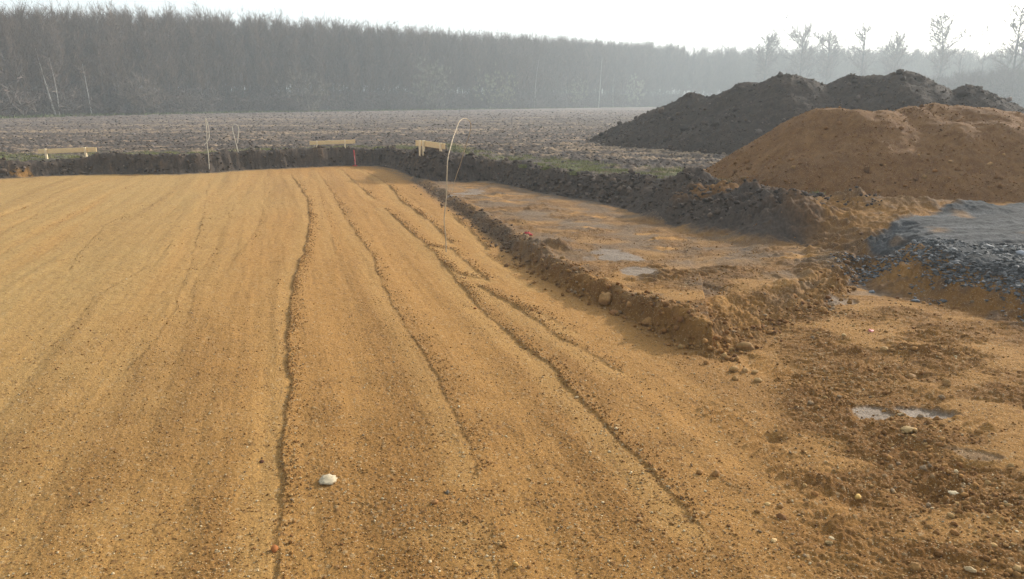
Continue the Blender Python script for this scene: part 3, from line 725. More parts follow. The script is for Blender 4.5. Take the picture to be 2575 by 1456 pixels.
# ------------------------------------------------------------------ single stones one can point to
STONES = [  # u, v, size, colour, flatness, level, label
    (1525, 768, .17, (.34, .22, .11), .75, PIT, 'big angular tan stone at the foot of the muddy step', ICO2),
    (1543, 792, .075, (.30, .17, .09), .8, PIT, 'small round reddish stone just below the big angular tan stone', ICO1),
    (1582, 794, .08, (.33, .20, .09), .8, PIT, 'round brown stone at the step between the big tan stone and the sand block', ICO1),
    (1632, 807, .12, (.33, .20, .09), .75, PIT + .05, 'lumpy brown stone against the left end of the sand block', ICO1),
    (1876, 812, .14, (.30, .20, .10), .7, PIT + .25, 'large flat brown stone on top of the sand block corner', ICO2),
    (1845, 936, .085, (.38, .26, .13), .75, PIT, 'largest pebble of the trio at the foot of the sand block corner', ICO2),
    (1873, 938, .055, (.40, .27, .14), .85, PIT, 'middle pebble of the trio at the foot of the sand block corner', ICO2),
    (1897, 940, .06, (.36, .25, .13), .85, PIT, 'rightmost pebble of the trio at the foot of the sand block corner', ICO2),
    (1776, 918, .045, (.32, .19, .08), .9, PIT, 'lone brown clod on smooth sand below the sand block', ICO1),
    (1848, 958, .055, (.34, .22, .10), .7, PIT, 'brown pebble lying just below the pebble trio', ICO2),
    (1905, 962, .065, (.46, .34, .19), .7, PIT, 'pale split pebble below the right end of the pebble trio', ICO1),
    (826, 1212, .11, (.42, .345, .23), .28, PIT, 'white crumbly lump of lime on the smooth sandy floor', ICO2),
    (690, 1383, .045, (.40, .17, .07), .7, PIT, 'orange brick coloured fragment beside the straight rut at the bottom', ICO1),
    (658, 1160, .024, (.12, .06, .045), .8, PIT, 'small dark round pebble left of the straight rut', ICO2),
    (1093, 1270, .035, (.42, .25, .13), .85, PIT, 'round tan pebble right of the white lump', ICO2),
    (1125, 1243, .032, (.15, .14, .13), .6, PIT, 'dark grey pebble right of the white lump', ICO2),
    (1297, 1423, .035, (.55, .38, .16), .8, PIT, 'pale yellow pebble near the bottom centre edge', ICO1),
    (1450, 1000, .03, (.68, .58, .44), .5, PIT, 'small white chip beside the long curved rut', ICO1),
    (1195, 1240 - 463, .04, (.30, .13, .06), .6, PIT, 'reddish crumb on bare sand right of the curved rut', ICO1),
    (2376, 990, .07, (.33, .22, .11), .85, PIT, 'round brown cobble in rough sand above the pale wet patches', ICO2),
    (2292, 958, .09, (.30, .19, .09), .7, PIT, 'large brown clod beside a hollow in the rough sand', ICO1),
    (2220, 900, .055, (.42, .30, .16), .7, PIT, 'tan pebble in rough sand near the red scrap', ICO2),
    (2280, 1098, .085, (.40, .31, .18), .45, PIT, 'flat pale stone half buried below the wet patches', ICO2),
    (2312, 1062, .035, (.24, .19, .15), .8, PIT, 'dark round pebble lying on the pale wet patch', ICO2),
    (2400, 1240, .055, (.60, .56, .48), .4, PIT, 'thin whitish stone in a trench of the rough sand', ICO2),
    (2158, 1240, .045, (.66, .48, .20), .6, PIT, 'pale yellow stone at the end of a dark crack', ICO1),
    (1945, 1360, .035, (.66, .52, .32), .5, PIT, 'pale elongated pebble low in the pebbly sand', ICO2),
    (1930, 1268, .03, (.60, .46, .26), .6, PIT, 'pale angular pebble left of the dark crack', ICO1),
    (2300, 1425, .055, (.36, .23, .11), .75, PIT, 'rounded brown cobble near the bottom edge at right', ICO2),
    (2085, 1368, .04, (.38, .30, .18), .5, PIT, 'flat oval tan pebble in the pebbly sand', ICO2),
    (2560, 1440, .05, (.45, .33, .18), .6, PIT, 'tan pebble in the bottom right corner', ICO2),
    (2440, 1435, .04, (.52, .44, .32), .6, PIT, 'pale pebble near the bottom right corner', ICO2),
    (1760, 1190, .04, (.36, .22, .10), .8, PIT, 'round pebble in the cluster of crumbs beside the long rut', ICO2),
    (1800, 1195, .05, (.34, .21, .10), .8, PIT, 'largest pebble in the cluster of crumbs beside the long rut', ICO2),
    (2120, 860, .05, (.50, .39, .24), .6, PIT, 'pale pebble left of the red plastic scrap', ICO1),
    (1415, 652, .07, (.32, .22, .12), .8, PIT + .2, 'brown stone on the crest of the muddy step', ICO1),
    (2300, 778, .09, (.17, .18, .19), .5, PIT, 'grey slate slab fallen furthest down the sand slope', ICO1),
    (2192, 1300 - 560, .08, (.16, .17, .18), .5, PIT, 'grey slate piece at the lower left of the slate spill', ICO1),
    (2565, 650, .12, (.30, .31, .33), .5, -.03, 'largest pale slate block on the edge of the gravel road', ICO1),
    (2205, 685, .08, (.15, .16, .175), .5, -.35, 'grey slate piece lying alone on the slope left of the spill', ICO1),
]
def stone(u, v, size, color, flat, lev, label, base, name='stone', cat='stone', mat=None, jag=None, group=None):
    px, py = G(u, v, lev)
    V, F = base
    rs = np.random.default_rng(int(u * 7 + v))
    j = {12: .16, 42: .10, 162: .08}[len(V)] if jag is None else jag
    P = V * (1 + rs.normal(0, j, (len(V), 1)))
    d = rs.normal(0, 1, (3, 3)); P = P * (1 + .16 * np.sin(V @ d[0] * 1.6 + 1) + .10 * np.sin(V @ d[1] * 2.3 + 2) + .06 * np.sin(V @ d[2] * 3.7))[:, None]
    P = P * np.array([rs.uniform(.85, 1.25), rs.uniform(.75, 1.0), flat]) * size * .5
    a = rs.uniform(0, 6.28); ca, sa = math.cos(a), math.sin(a)
    P = np.stack([P[:, 0] * ca - P[:, 1] * sa, P[:, 0] * sa + P[:, 1] * ca, P[:, 2]], 1)
    color = np.array(color); color = color * np.array([.80, .68, .50]) if mat is None and 'slate' not in label and 'lime' not in label else color
    c = np.tile(color, (len(V), 1)) * (1 + rs.normal(0, .08, (len(V), 1)))
    me = raw_mesh(name, P, F, c, smooth=len(V) > 12)
    z = ground_z(px, py)
    o = link(name, me, mat or M_STONE, loc=(px, py, z + size * flat * .28))
    return tag(o, label, cat, group)
for s in STONES: stone(*s, group='single stones lying on the site')

# red scraps
for (u, v, size, lev, label) in ((2187, 851, .045, PIT, 'crumpled red plastic scrap in the rough sand at right'),
                                 (1328, 582, .13, PIT + .2, 'faded red plastic scrap on the crest of the muddy step'),
                                 (1253, 432, .10, -.2, 'small red plastic scrap on the dark soil bank')):
    o = stone(u, v, size, (.62, .09, .09), .5, lev, label, ICO1, 'plastic_scrap', 'plastic scrap', M_RED if size > .1 else M_PINK, .3, 'red plastic scraps')

# ------------------------------------------------------------------ batter boards
def box_mesh(name, w, d, h, bev=.004, cx=0, cy=0, cz=0):
    import bmesh
    bm = bmesh.new(); bmesh.ops.create_cube(bm, size=1)
    for v in bm.verts: v.co = (v.co.x * w + cx, v.co.y * d + cy, v.co.z * h + cz)
    bmesh.ops.bevel(bm, geom=list(bm.edges), offset=bev, segments=1, affect='EDGES')
    me = bpy.data.meshes.new(name); bm.to_mesh(me); bm.free()
    return me

def batter_board(ua, va, ub, vb, da, db, posts, label, bh=.15, postz=None, tilt=0.):
    """plank from (ua, va) to (ub, vb): top corners in the photo, at ground distances da, db"""
    a = A(ua, va, da); b = A(ub, vb, db)
    mid = (a + b) / 2; L = math.hypot(b[0] - a[0], b[1] - a[1]); rz = math.atan2(b[1] - a[1], b[0] - a[0])
    gz0 = ground_z(mid[0], mid[1])
    t = thing('batter_board', label, 'batter board', (mid[0], mid[1], gz0), rz, 'batter boards around the pit')
    pl = link('plank', box_mesh('plank', L, .026, bh), M_WOOD, t, (0, 0, mid[2] - gz0 - bh / 2))
    pl.rotation_euler = (0, -math.atan2(b[2] - a[2], L), 0)
    for (f, side, lean) in posts:
        px = (f - .5) * L
        wx, wy = mid[0] + px * math.cos(rz), mid[1] + px * math.sin(rz)
        g = ground_z(wx, wy) - .12
        topz = a[2] + (b[2] - a[2]) * f + .012
        h = topz - g
        p = link('post', box_mesh('post', .06, .06, h, .006), M_WOODP, t, (px + lean * .02, side * .0445, (g + topz) / 2 - gz0))
        p.rotation_euler = (0, lean * .05, 0)
    return t
batter_board(96, 375, 242, 370, 25.2, 25.2, [(.15, -1, -1), (.83, -1, -1)], 'pale wooden batter board on grass at the far left of the bank')
batter_board(778, 355, 893, 351, 28.25, 28.6, [(.16, -1, 0), (.77, -1, 0)], 'wooden batter board on the bank beside the red marker peg', .14)
bb3 = batter_board(1062, 353, 1119, 361, 23.9, 23.1, [(.10, -1, 0), (.86, -1, 0)], 'wooden batter board turned at an angle on the bank beside the tall bent rod', .17)
# its short return at the far end
ra = A(1054, 353, 24.0); 
rt = link('return_plank', box_mesh('return_plank', .34, .026, .17), M_WOOD, bb3)
import mathutils
M3 = mathutils.Matrix.Translation(bb3.location) @ mathutils.Matrix.Rotation(bb3.rotation_euler.z, 4, 'Z')
lo = M3.inverted() @ mathutils.Vector(A(1057, 353, 24.1)); rt.location = (lo.x, lo.y, lo.z - .085); rt.rotation_euler = (0, 0, R(-25) - bb3.rotation_euler.z)
gg = ground_z(*A(1055, 353, 23.95)[:2])
lp = M3.inverted() @ mathutils.Vector((*A(1055.5, 353, 23.95)[:2], (gg - .1 + A(1055.5, 353, 23.95)[2] + .01) / 2))
rp_ = link('post', box_mesh('post', .06, .06, A(1055.5, 353, 23.95)[2] + .11 - gg, .006), M_WOODP, bb3, lp)

# ------------------------------------------------------------------ rods
def tube(name, pts, radius, mat, seg=7, taper=1.0, div=6):
    P = np.asarray(pts, float)
    out = []
    n = len(P)
    for i in range(n - 1):                                  # Catmull-Rom
        p0, p1, p2, p3 = P[max(i - 1, 0)], P[i], P[i + 1], P[min(i + 2, n - 1)]
        for k in range(div):
            t = k / div
            out.append(.5 * ((2 * p1) + (-p0 + p2) * t + (2 * p0 - 5 * p1 + 4 * p2 - p3) * t * t + (-p0 + 3 * p1 - 3 * p2 + p3) * t ** 3))
    out.append(P[-1]); Q = np.array(out); m = len(Q)
    T_ = np.gradient(Q, axis=0); T_ /= np.linalg.norm(T_, axis=1)[:, None] + 1e-9
    verts = []
    for i in range(m):
        ref = np.array([0, 1, 0.]) if abs(T_[i][1]) < .9 else np.array([1., 0, 0])
        a = np.cross(T_[i], ref); a /= np.linalg.norm(a); b = np.cross(T_[i], a)
        r = radius * (1 + (taper - 1) * i / (m - 1))
        for k in range(seg):
            an = 2 * math.pi * k / seg
            verts.append(Q[i] + r * (a * math.cos(an) + b * math.sin(an)))
    faces = [(i * seg + k, i * seg + (k + 1) % seg, (i + 1) * seg + (k + 1) % seg, (i + 1) * seg + k) for i in range(m - 1) for k in range(seg)]
    faces += [(0, 0 + k, k + 1, k + 1)[:4] for k in []]
    return raw_mesh(name, np.array(verts), np.array(faces))

def rod(name, base_uv, pts, label, radius, mat, group, lev=PIT):
    """pts: (u, v, ground distance); the foot is stuck in the ground at base_uv"""
    bx, by = G(*base_uv, lev); bz = ground_z(bx, by)
    P = [np.array([bx, by, bz - .08])] + [A(u, v, d) for u, v, d in pts]
    P = [p - np.array([bx, by, bz]) for p in P]
    o = link(name, tube(name, P, radius, mat), mat, loc=(bx, by, bz))
    return tag(o, label, 'rod', group)
def c2(cx, cy): return ((500 + cx * 180 / 1456) / 1.0439, (290 + cy * 180 / 1456) / 1.0439)
GRP = 'thin bent rods stuck in the ground'
b = c2(405, 1310); d = G(*b)[1]
rod('bent_rod', b, [(*c2(x, y), d + k) for x, y, k in ((392, 1100, 0), (375, 900, .02), (352, 700, .03), (345, 450, .05), (328, 270, .05), (320, 172, .05), (335, 190, .08), (358, 262, .1), (390, 420, .1), (398, 540, .08), (384, 612, .05), (340, 680, 0), (288, 734, -.05))],
    'thin rod folded at its top with a hooked loose end, leftmost upright rod', .0135, M_RODL, GRP)
b = c2(1095, 1245); d = G(*b)[1]
rod('bent_rod', b, [(*c2(x, y), d + k) for x, y, k in ((1050, 1030, 0), (1000, 830, 0), (940, 600, .03), (897, 420, .05), (900, 330, .08), (945, 294, .1), (1000, 325, .12), (1026, 420, .12), (1012, 540, .1), (1000, 690, .06))],
    'thin leaning rod with its top bent into a narrow loop', .0125, M_RODL, GRP)
d0 = G(1122, 632)[1]; d1 = G(1133, 490)[1]; d0 = float(d0); d1 = float(d1)
rod('arched_rod', (1122, 634), [(1121, 600, d0 + .02), (1117, 553, d0 + .04), (1122, 500, d0 + .1), (1124, 440, d0 + .2), (1126, 400, d0 + .35), (1133, 370, d0 + .8), (1140, 345, d0 + 1.5), (1148, 324, d0 + 2.4), (1155, 306, d0 + 3.2), (1166, 298, d0 + 4.0),
     (1177, 301, d0 + 4.6), (1184, 313, d0 + 5.1), (1181, 335, d0 + 5.6), (1170, 370, d0 + 6.0), (1158, 412, d0 + 6.3), (1145, 450, d1 - .05), (1134, 494, d1)],
    'tall rod arching from the sandy floor over to the muddy shelf', .0085, M_ROD, GRP)
bx, by = G(103, 442)
rod('leaning_rod', (103, 443), [(115, 432, by + .1), (125, 422, by + .25), (137, 408, by + .45), (141, 404, by + .5)], 'short thin stick leaning against the dark bank below the left batter board', .010, M_ROD, GRP)

# red and white marker peg against the far bank
def c3(cx, cy): return ((780 + cx * 220 / 2464) / 1.0439, (340 + cy * 220 / 2464) / 1.0439)
bu = c3(1712, 1075); bx, by = G(*bu); bz = ground_z(bx, by)
mk = thing('marker_peg', 'red and pink painted marker peg leaning on the dark bank', 'marker peg', (bx, by, bz))
o3 = np.array([bx, by, bz])
pts = [A(*c3(x, y), by + k) - o3 for x, y, k in ((1712, 1075, 0), (1700, 900, .03), (1682, 740, .06), (1662, 600, .08))]
pts[0][2] = -.06
link('peg', tube('peg', pts, .017, M_PINK), M_PINK, mk)
for f0, f1 in ((.0, .18), (.36, .46), (.62, 1.0)):
    q0 = pts[0] + (pts[-1] - pts[0]) * f0; q1 = pts[0] + (pts[-1] - pts[0]) * f1
    q0[2] = max(q0[2], .01)
    link('red_band', tube('red_band', [q0, (q0 + q1) / 2 + np.array([.004, 0, 0]), q1], .0215, M_RED), M_RED, mk)
pa = raw_mesh('paint_blob', ICO2[0] * np.array([.09, .06, .022]) * (1 + .2 * np.sin(ICO2[0] @ np.array([5., 3., 1.])))[:, None], ICO2[1])
link('paint_blob', pa, M_RED, mk, (0.01, -.05, .015))

# ------------------------------------------------------------------ grass
def blades(x, y, z, n, hmin, hmax, wid, spread, pal, probs):
    k = rng.integers(0, len(x), n)
    bx = x[k] + rng.normal(0, spread, n); by = y[k] + rng.normal(0, spread, n); bz = z[k] - .01
    a = rng.uniform(0, 2 * np.pi, n); h = rng.uniform(hmin, hmax, n); le = rng.normal(0, .5, (n, 2)) * h[:, None]
    dx, dy = np.cos(a) * wid, np.sin(a) * wid
    v = np.stack([np.stack([bx - dx, by - dy, bz], 1), np.stack([bx + dx, by + dy, bz], 1), np.stack([bx + le[:, 0], by + le[:, 1], bz + h], 1)], 1).reshape(-1, 3)
    c = np.repeat(tones(n, pal, probs, .2), 3, axis=0)
    return raw_mesh('c', v, np.arange(3 * n).reshape(-1, 3), c)
def w_grass(o, x, y):
    g = fbm(x * .8, y * 1.6, 4, 141) * 1.4 + fbm(x * 5, y * 5, 2, 145) * .5
    q = o['sd'] - o['W']
    band = sstep(.2, .5, q) * sstep(3.6, 1.6, q) * (y > 15)
    return sstep(-.1, .4, g + band * .25 - .1) * band
x, y, z = pick(2600, polar(16, 34, 1.0, -38, 22), w_grass)
GP = [(.165, .175, .065), (.22, .21, .09), (.11, .125, .045), (.30, .25, .14)]
g1 = blades(x, y, z, 30000, .03, .10, .008, .10, GP, [.4, .3, .2, .1])
# a few sprigs hanging on the bank
x, y, z = pick(60, polar(15, 26, 1.0, -30, 16), lambda o, x, y: (np.abs(o['sd'] - o['W'] * .8) < .2) * (y > 12) * 1.0)
g2 = blades(x, y, z, 1500, .04, .12, .006, .05, GP, [.5, .3, .2, 0])
# green verge at the wood's edge
n = 9000
uu = rng.uniform(-150, 2700, n); dd = wood_dist(uu) - np.abs(rng.normal(1.5, 1.6, n)); xx = (uu - CU) / FPX * dd
g3 = blades(xx, dd, np.zeros(n), n, .15, .5, .06, .3, [(.13, .15, .06), (.19, .19, .09), (.10, .115, .05)], [.5, .3, .2])
tag(join('grass', [g1, g2, g3], M_GRASS), 'sparse green grass on the verge between pit and ploughed field', 'grass')

# ------------------------------------------------------------------ trees
def limb_strip(p0, p1, r0, r1, sides, V, F, C, col, bend=None, segs=2):
    p0 = np.asarray(p0, float); p1 = np.asarray(p1, float)
    mid = bend if bend is not None else np.zeros(3)
    base = len(V)
    d = p1 - p0; d = d / (np.linalg.norm(d) + 1e-9)
    ref = np.array([0, 0, 1.]) if abs(d[2]) < .8 else np.array([1., 0, 0])
    a = np.cross(d, ref); a /= np.linalg.norm(a); b_ = np.cross(d, a)
    for s in range(segs + 1):
        t = s / segs; c = p0 + (p1 - p0) * t + mid * 4 * t * (1 - t); r = r0 + (r1 - r0) * t
        for k in range(sides):
            an = 2 * math.pi * k / sides
            V.append(c + r * (a * math.cos(an) + b_ * math.sin(an))); C.append(col)
    for s in range(segs):
        for k in range(sides):
            q = base + s * sides; kn = (k + 1) % sides
            F.append((q + k, q + kn, q + sides + kn)); F.append((q + k, q + sides + kn, q + sides + k))

def twig_fans(points, dirs, n, length, width, V, F, C, cols, rs, up=.35, droop=0.):
    k = rs.integers(0, len(points), n)
    P = points[k] + rs.normal(0, .06, (n, 3)) * length
    D = dirs[k] * .6 + rs.normal(0, .55, (n, 3)) + np.array([0, 0, up - droop])
    D /= np.linalg.norm(D, axis=1)[:, None]
    Ln = length * rs.uniform(.45, 1.15, n)
    S_ = np.cross(D, rs.normal(0, 1, (n, 3))); S_ /= np.linalg.norm(S_, axis=1)[:, None]
    w = width * rs.uniform(.7, 1.3, n)
    base = len(V)
    V.extend((P - S_ * w[:, None] / 2)); V.extend((P + S_ * w[:, None] / 2)); V.extend(P + D * Ln[:, None])
    cc = np.array(cols)[rs.integers(0, len(cols), n)] * rs.uniform(.75, 1.25, (n, 1))
    for _ in range(3): C.extend(cc)
    F.extend(np.stack([base + np.arange(n), base + n + np.arange(n), base + 2 * n + np.arange(n)], 1).tolist())

TW = [(.130, .093, .070), (.098, .073, .054), (.172, .125, .092)]
def bare_tree(seed, H, crown_r, first, nlimb, ntwig, tw_len, tw_w, trunk_r, trunk_col, twcols=TW, up=.35, lean=(0, 0), fork=False, ang=.75, split=True, broad=False):
    """returns (trunk arrays, crown arrays); trunk with limbs, crown of many separate twigs with gaps between them"""
    rs = np.random.default_rng(seed)
    V, F, C = [], [], []
    top = np.array([lean[0], lean[1], H * .93])
    bend = np.array([rs.normal(0, .02) * H, rs.normal(0, .02) * H, 0])
    limb_strip((0, 0, -.3), top, trunk_r, trunk_r * .18, 6, V, F, C, trunk_col, bend, 6)
    pts, dirs = [], []
    heads = [(np.zeros(3), top, bend)]
    if fork:
        f0 = top * .42 + bend * 4 * .42 * .58
        t2 = np.array([H * .28, H * .05, H * .86]); limb_strip(f0, t2, trunk_r * .55, trunk_r * .12, 5, V, F, C, trunk_col, np.array([.04 * H, 0, -.03 * H]), 5)
        heads.append((f0, t2, np.array([.04 * H, 0, -.03 * H])))
    for i in range(nlimb):
        q0, q1, bd = heads[i % len(heads)]
        t = first + (1 - first) * (i + rs.random()) / nlimb if i % len(heads) == 0 else .3 + .65 * rs.random()
        t = min(t, .99)
        p = q0 + (q1 - q0) * t + bd * 4 * t * (1 - t)
        az_ = rs.uniform(0, 2 * np.pi); rel = 1 - max(0, (t - first) / (1 - first)) ** 1.6 * .75
        if broad: tt = max(0, (t - first) / (1 - first)); rel = .5 + 1.15 * tt * (1.2 - tt) - (.25 if tt > .9 else 0)
        ln = crown_r * rel * rs.uniform(.45, 1.2)
        e = p + np.array([math.cos(az_) * ln, math.sin(az_) * ln, ln * ang * rs.uniform(.7, 1.4)])
        limb_strip(p, e, trunk_r * .28 * rel + .012, tw_w * .5, 3, V, F, C, trunk_col if len(twcols) == 0 else twcols[0], np.array([0, 0, -.05 * ln]), 3)
        for s in np.linspace(.25, 1, 7):
            pts.append(p + (e - p) * s); dirs.append((e - p) / (np.linalg.norm(e - p) + 1e-9))
    for s in np.linspace(.8, 1, 5): pts.append(top * s); dirs.append(np.array([0, 0, 1.]))
    pts = np.array(pts); dirs = np.array(dirs)
    # second order branches
    cV, cF, cC = ([], [], []) if split else (V, F, C)
    mp, md = [], []
    for i in rs.integers(0, len(pts), max(8, ntwig // (9 if broad else 22))):
        d_ = dirs[i] * .7 + rs.normal(0, .6, 3) + np.array([0, 0, up]); d_ /= np.linalg.norm(d_)
        ln = tw_len * rs.uniform(.9, 1.9)
        limb_strip(pts[i], pts[i] + d_ * ln, tw_w * .75, tw_w * .3, 3, cV, cF, cC, TW[1] if not len(twcols) else twcols[1], None, 1)
        for s in (.3, .6, .9, 1.): mp.append(pts[i] + d_ * ln * s); md.append(d_)
    P2 = np.concatenate([pts, np.array(mp)]); D2 = np.concatenate([dirs, np.array(md)])
    twig_fans(P2, D2, ntwig, tw_len, tw_w, cV, cF, cC, twcols, rs, up)
    return (V, F, C), (cV, cF, cC)

# the far-off wood: one mass of many trees and undergrowth
tmpl = []
for s in range(9):
    (V, F, C), _ = bare_tree(500 + s, 1.0 * 14, 1.7, .25, 24, 1000, 1.2, .034, .075, (.11, .095, .08), up=.6, ang=1.15, split=False)
    tmpl.append((np.array(V), np.array(F), np.array(C)))
bush = []
for s in range(5):
    rs = np.random.default_rng(900 + s); V, F, C = [], [], []
    pp = rs.normal(0, 1, (60, 3)) * np.array([1.1, 1.1, .8]) + np.array([0, 0, 1.3]); pp[:, 2] = np.abs(pp[:, 2])
    twig_fans(pp, rs.normal(0, .4, (60, 3)), 420, 1.3, .06, V, F, C, [(.12, .095, .08), (.16, .12, .10), (.10, .085, .07)], rs, .5)
    bush.append((np.array(V), np.array(F), np.array(C)))
VV, FF, CC = [], [], []; off = 0
def put(tp, x, y, z, sxy, sz, a, bright):
    global off
    V, F, C = tp
    ca, sa = math.cos(a), math.sin(a)
    P = np.stack([(V[:, 0] * ca - V[:, 1] * sa) * sxy + x, (V[:, 0] * sa + V[:, 1] * ca) * sxy + y, V[:, 2] * sz + z], 1)
    VV.append(P.astype(np.float32)); FF.append(F + off); CC.append((C * bright).astype(np.float32)); off += len(V)
nrow = 0
u = -420.0
wr = np.random.default_rng(77)
while u < 2950:
    d = float(wood_dist(u)); stepm = 1.25
    for row in range(15):
        dep = row * 2.0 + wr.uniform(-.9, .9)
        if row > 6 and wr.random() < .25: continue
        dd = d + dep; uu = u + wr.normal(0, 14)
        hx = (uu - CU) / FPX * dd
        h = float(np.interp(uu, W_U, W_H)) * wr.uniform(.92, 1.02) * (.82 if row == 0 else 1)
        if uu > 1700: h *= wr.uniform(.78, 1.04)
        put(tmpl[wr.integers(0, 9)], hx, dd, 0, wr.uniform(.75, 1.15) * h / 14 ** 1.0, h / 14, wr.uniform(0, 6.28), wr.uniform(.8, 1.25))
        if row < 5 or wr.random() < .3:
            s = wr.uniform(.6, 1.25)
            put(bush[wr.integers(0, 5)], hx + wr.normal(0, 1), dd + wr.normal(0, .8) + .6, 0, s * 1.2, s * (1.3 if row else .9), wr.uniform(0, 6.28), wr.uniform(.8, 1.2))
    # keep the spacing about even along the edge, which runs away obliquely
    slope = abs(float(wood_dist(u + 5)) - d) / 5
    u += stepm * 1.55 / math.hypot(d / FPX, slope * 1.0) if slope > .03 else stepm * 1.9 * FPX / d
for q in range(420):                                          # denser, nearer thicket towards the right edge
    uu = wr.uniform(2080, 2900); dd = np.interp(uu, [2080, 2350, 2900], [205, 158, 140]) + wr.uniform(0, 16)
    h = np.interp(uu, [2080, 2300, 2500, 2900], [5, 7, 8.3, 9]) * wr.uniform(.7, 1.05)
    put(tmpl[wr.integers(0, 9)], (uu - CU) / FPX * dd, dd, 0, h / 14 * 1.5, h / 14, wr.uniform(0, 6.28), wr.uniform(.7, 1.0))
    put(bush[wr.integers(0, 5)], (uu - CU) / FPX * dd + 1, dd - .5, 0, 1.5, 1.7, wr.uniform(0, 6.28), wr.uniform(.7, 1.0))
wood = link('woodland', raw_mesh('woodland', np.concatenate(VV), np.concatenate(FF), np.concatenate(CC), smooth=False), M_TWIG)
tag(wood, 'hazy leafless woodland along the far side of the field', 'woodland', kind='stuff')

def tree_thing(u, dist, top_v, label, name='bare_tree', cat='tree', group=None, seed=1, **kw):
    H = CAM_Z + (HORIZON - top_v) / FPX * dist
    x = (u - CU) / FPX * dist
    t = thing(name, label, cat, (x, dist, 0), 0, group)
    a, b_ = bare_tree(seed, H, **kw)
    link('trunk', raw_mesh('trunk', np.array(a[0]), np.array(a[1]), np.array(a[2]), smooth=False), M_TWIG, t)
    link('crown', raw_mesh('crown', np.array(b_[0]), np.array(b_[1]), np.array(b_[2]), smooth=False), M_TWIG, t)
    return t
DK = (.085, .075, .065)
GT = 'tall bare trees standing above the hazy wood'
kw = dict(first=.35, nlimb=40, ntwig=2600, tw_len=1.5, tw_w=.085, trunk_r=.4, trunk_col=DK, up=.3, broad=True)
tree_thing(1985, 215, 88, 'broad hazy tree rising above the wood behind the highest peak of the soil heap', seed=1, crown_r=6.5, group=GT, **kw)
tree_thing(2132, 212, 78, 'slender hazy tree above the wood behind the saddle of the soil heap', seed=2, crown_r=4.0, group=GT, **{**kw, 'ntwig': 1300})
tree_thing(2310, 195, 52, 'bushy many branched tree standing alone against the sky between thin saplings', seed=3, crown_r=4.6, group=GT, **{**kw, 'ntwig': 2200})
tree_thing(2372, 190, 82, 'very thin sapling right of the bushy lone tree', seed=4, crown_r=2.2, group=GT, **{**kw, 'ntwig': 200, 'trunk_r': .12, 'nlimb': 10})
tree_thing(2424, 188, 72, 'very thin sapling left of the big forked tree', seed=5, crown_r=2.0, group=GT, **{**kw, 'ntwig': 180, 'trunk_r': .12, 'nlimb': 10})
tree_thing(2500, 165, 34, 'big forked tree with an arching left limb near the right edge', seed=6, crown_r=4.8, fork=True, group=GT, **{**kw, 'ntwig': 2800, 'nlimb': 46, 'trunk_r': .36})
tree_thing(2562, 165, 16, 'tallest slender tree at the right edge', seed=7, crown_r=3.6, group=GT, **{**kw, 'ntwig': 2600, 'nlimb': 46, 'trunk_r': .3})
tree_thing(2610, 170, 60, 'bare tree partly cut off by the right edge of the photo', seed=8, crown_r=4, group=GT, **kw)
for i, (u, dist, tv, lab) in enumerate(((1902, 225, 100, 'low bushy tree in the haze left of the broad hazy tree'), (2050, 220, 98, 'small hazy tree between the broad tree and the slender one'), (2215, 210, 108, 'short tree in the haze right of the slender hazy tree'))):
    tree_thing(u, dist, tv, lab, seed=20 + i, crown_r=4, group=GT, **kw)
# birches with white stems at the wood's edge
BW_ = (.36, .34, .31)
def birch(u, dv, tv, label, seed, lean=(0, 0), r=.13):
    dist = float(wood_dist(u)) - dv
    tree_thing(u, dist, tv, label, 'birch_tree', 'birch tree', 'white stemmed birches at the edge of the wood', seed, crown_r=1.6, first=.5, nlimb=16, ntwig=260, tw_len=1.1, tw_w=.04, trunk_r=r, trunk_col=BW_, up=.2, lean=lean)
birch(170, 2.0, 120, 'leaning birch with a white stem, leftmost of the birches', 31, (-1.3, 0), .12)
birch(178, 2.2, 140, 'thinner birch just right of the leftmost leaning one', 32, (-.3, 0), .07)
birch(258, 2.0, 150, 'slim birch with a pale stem in the left part of the wood', 33, (-.4, 0), .07)
birch(1499, 3.0, 140, 'straight birch with the brightest white stem in the middle of the wood', 34, (.6, 0), .17)
birch(1343, 3.0, 150, 'slightly leaning birch left of the brightest straight one', 35, (.9, 0), .12)
birch(1535, 3.0, 185, 'faint short birch right of the brightest straight one', 36, (0, 0), .09)
# pale shrubs in front of the wood
def shrub(u, dv, top_v, wid, col, label, seed):
    col = tuple(c * .72 for c in col)
    dist = float(wood_dist(u)) - dv; H = CAM_Z + (HORIZON - top_v) / FPX * dist; x = (u - CU) / FPX * dist
    rs = np.random.default_rng(seed); V, F, C = [], [], []
    t = thing('shrub', label, 'shrub', (x, dist, 0), 0, 'pale shrubs at the foot of the wood')
    w = wid / FPX * dist / 2
    for k in range(9):
        an = rs.uniform(0, 6.28); limb_strip((rs.normal(0, .2), rs.normal(0, .2), -.2), (math.cos(an) * w * .6, math.sin(an) * w * .6, H * rs.uniform(.5, .8)), .05, .02, 3, V, F, C, (.14, .12, .09), None, 2)
    link('stems', raw_mesh('stems', np.array(V), np.array(F), np.array(C), smooth=False), M_TWIG, t)
    V, F, C = [], [], []
    q = rs.normal(0, 1, (140, 3)); q /= np.linalg.norm(q, axis=1)[:, None]; q = q * rs.uniform(.35, 1, (140, 1)) ** .6 * np.array([w * .85, w * .85, H * .42]) + np.array([0, 0, H * .52])
    q += rs.normal(0, .12 * w, (140, 3))
    twig_fans(q, q / H, 2600, .9, .055, V, F, C, [col, tuple(c * 1.25 for c in col), tuple(c * .8 for c in col)], rs, .45)
    link('crown', raw_mesh('crown', np.array(V), np.array(F), np.array(C), smooth=False), M_TWIG, t)
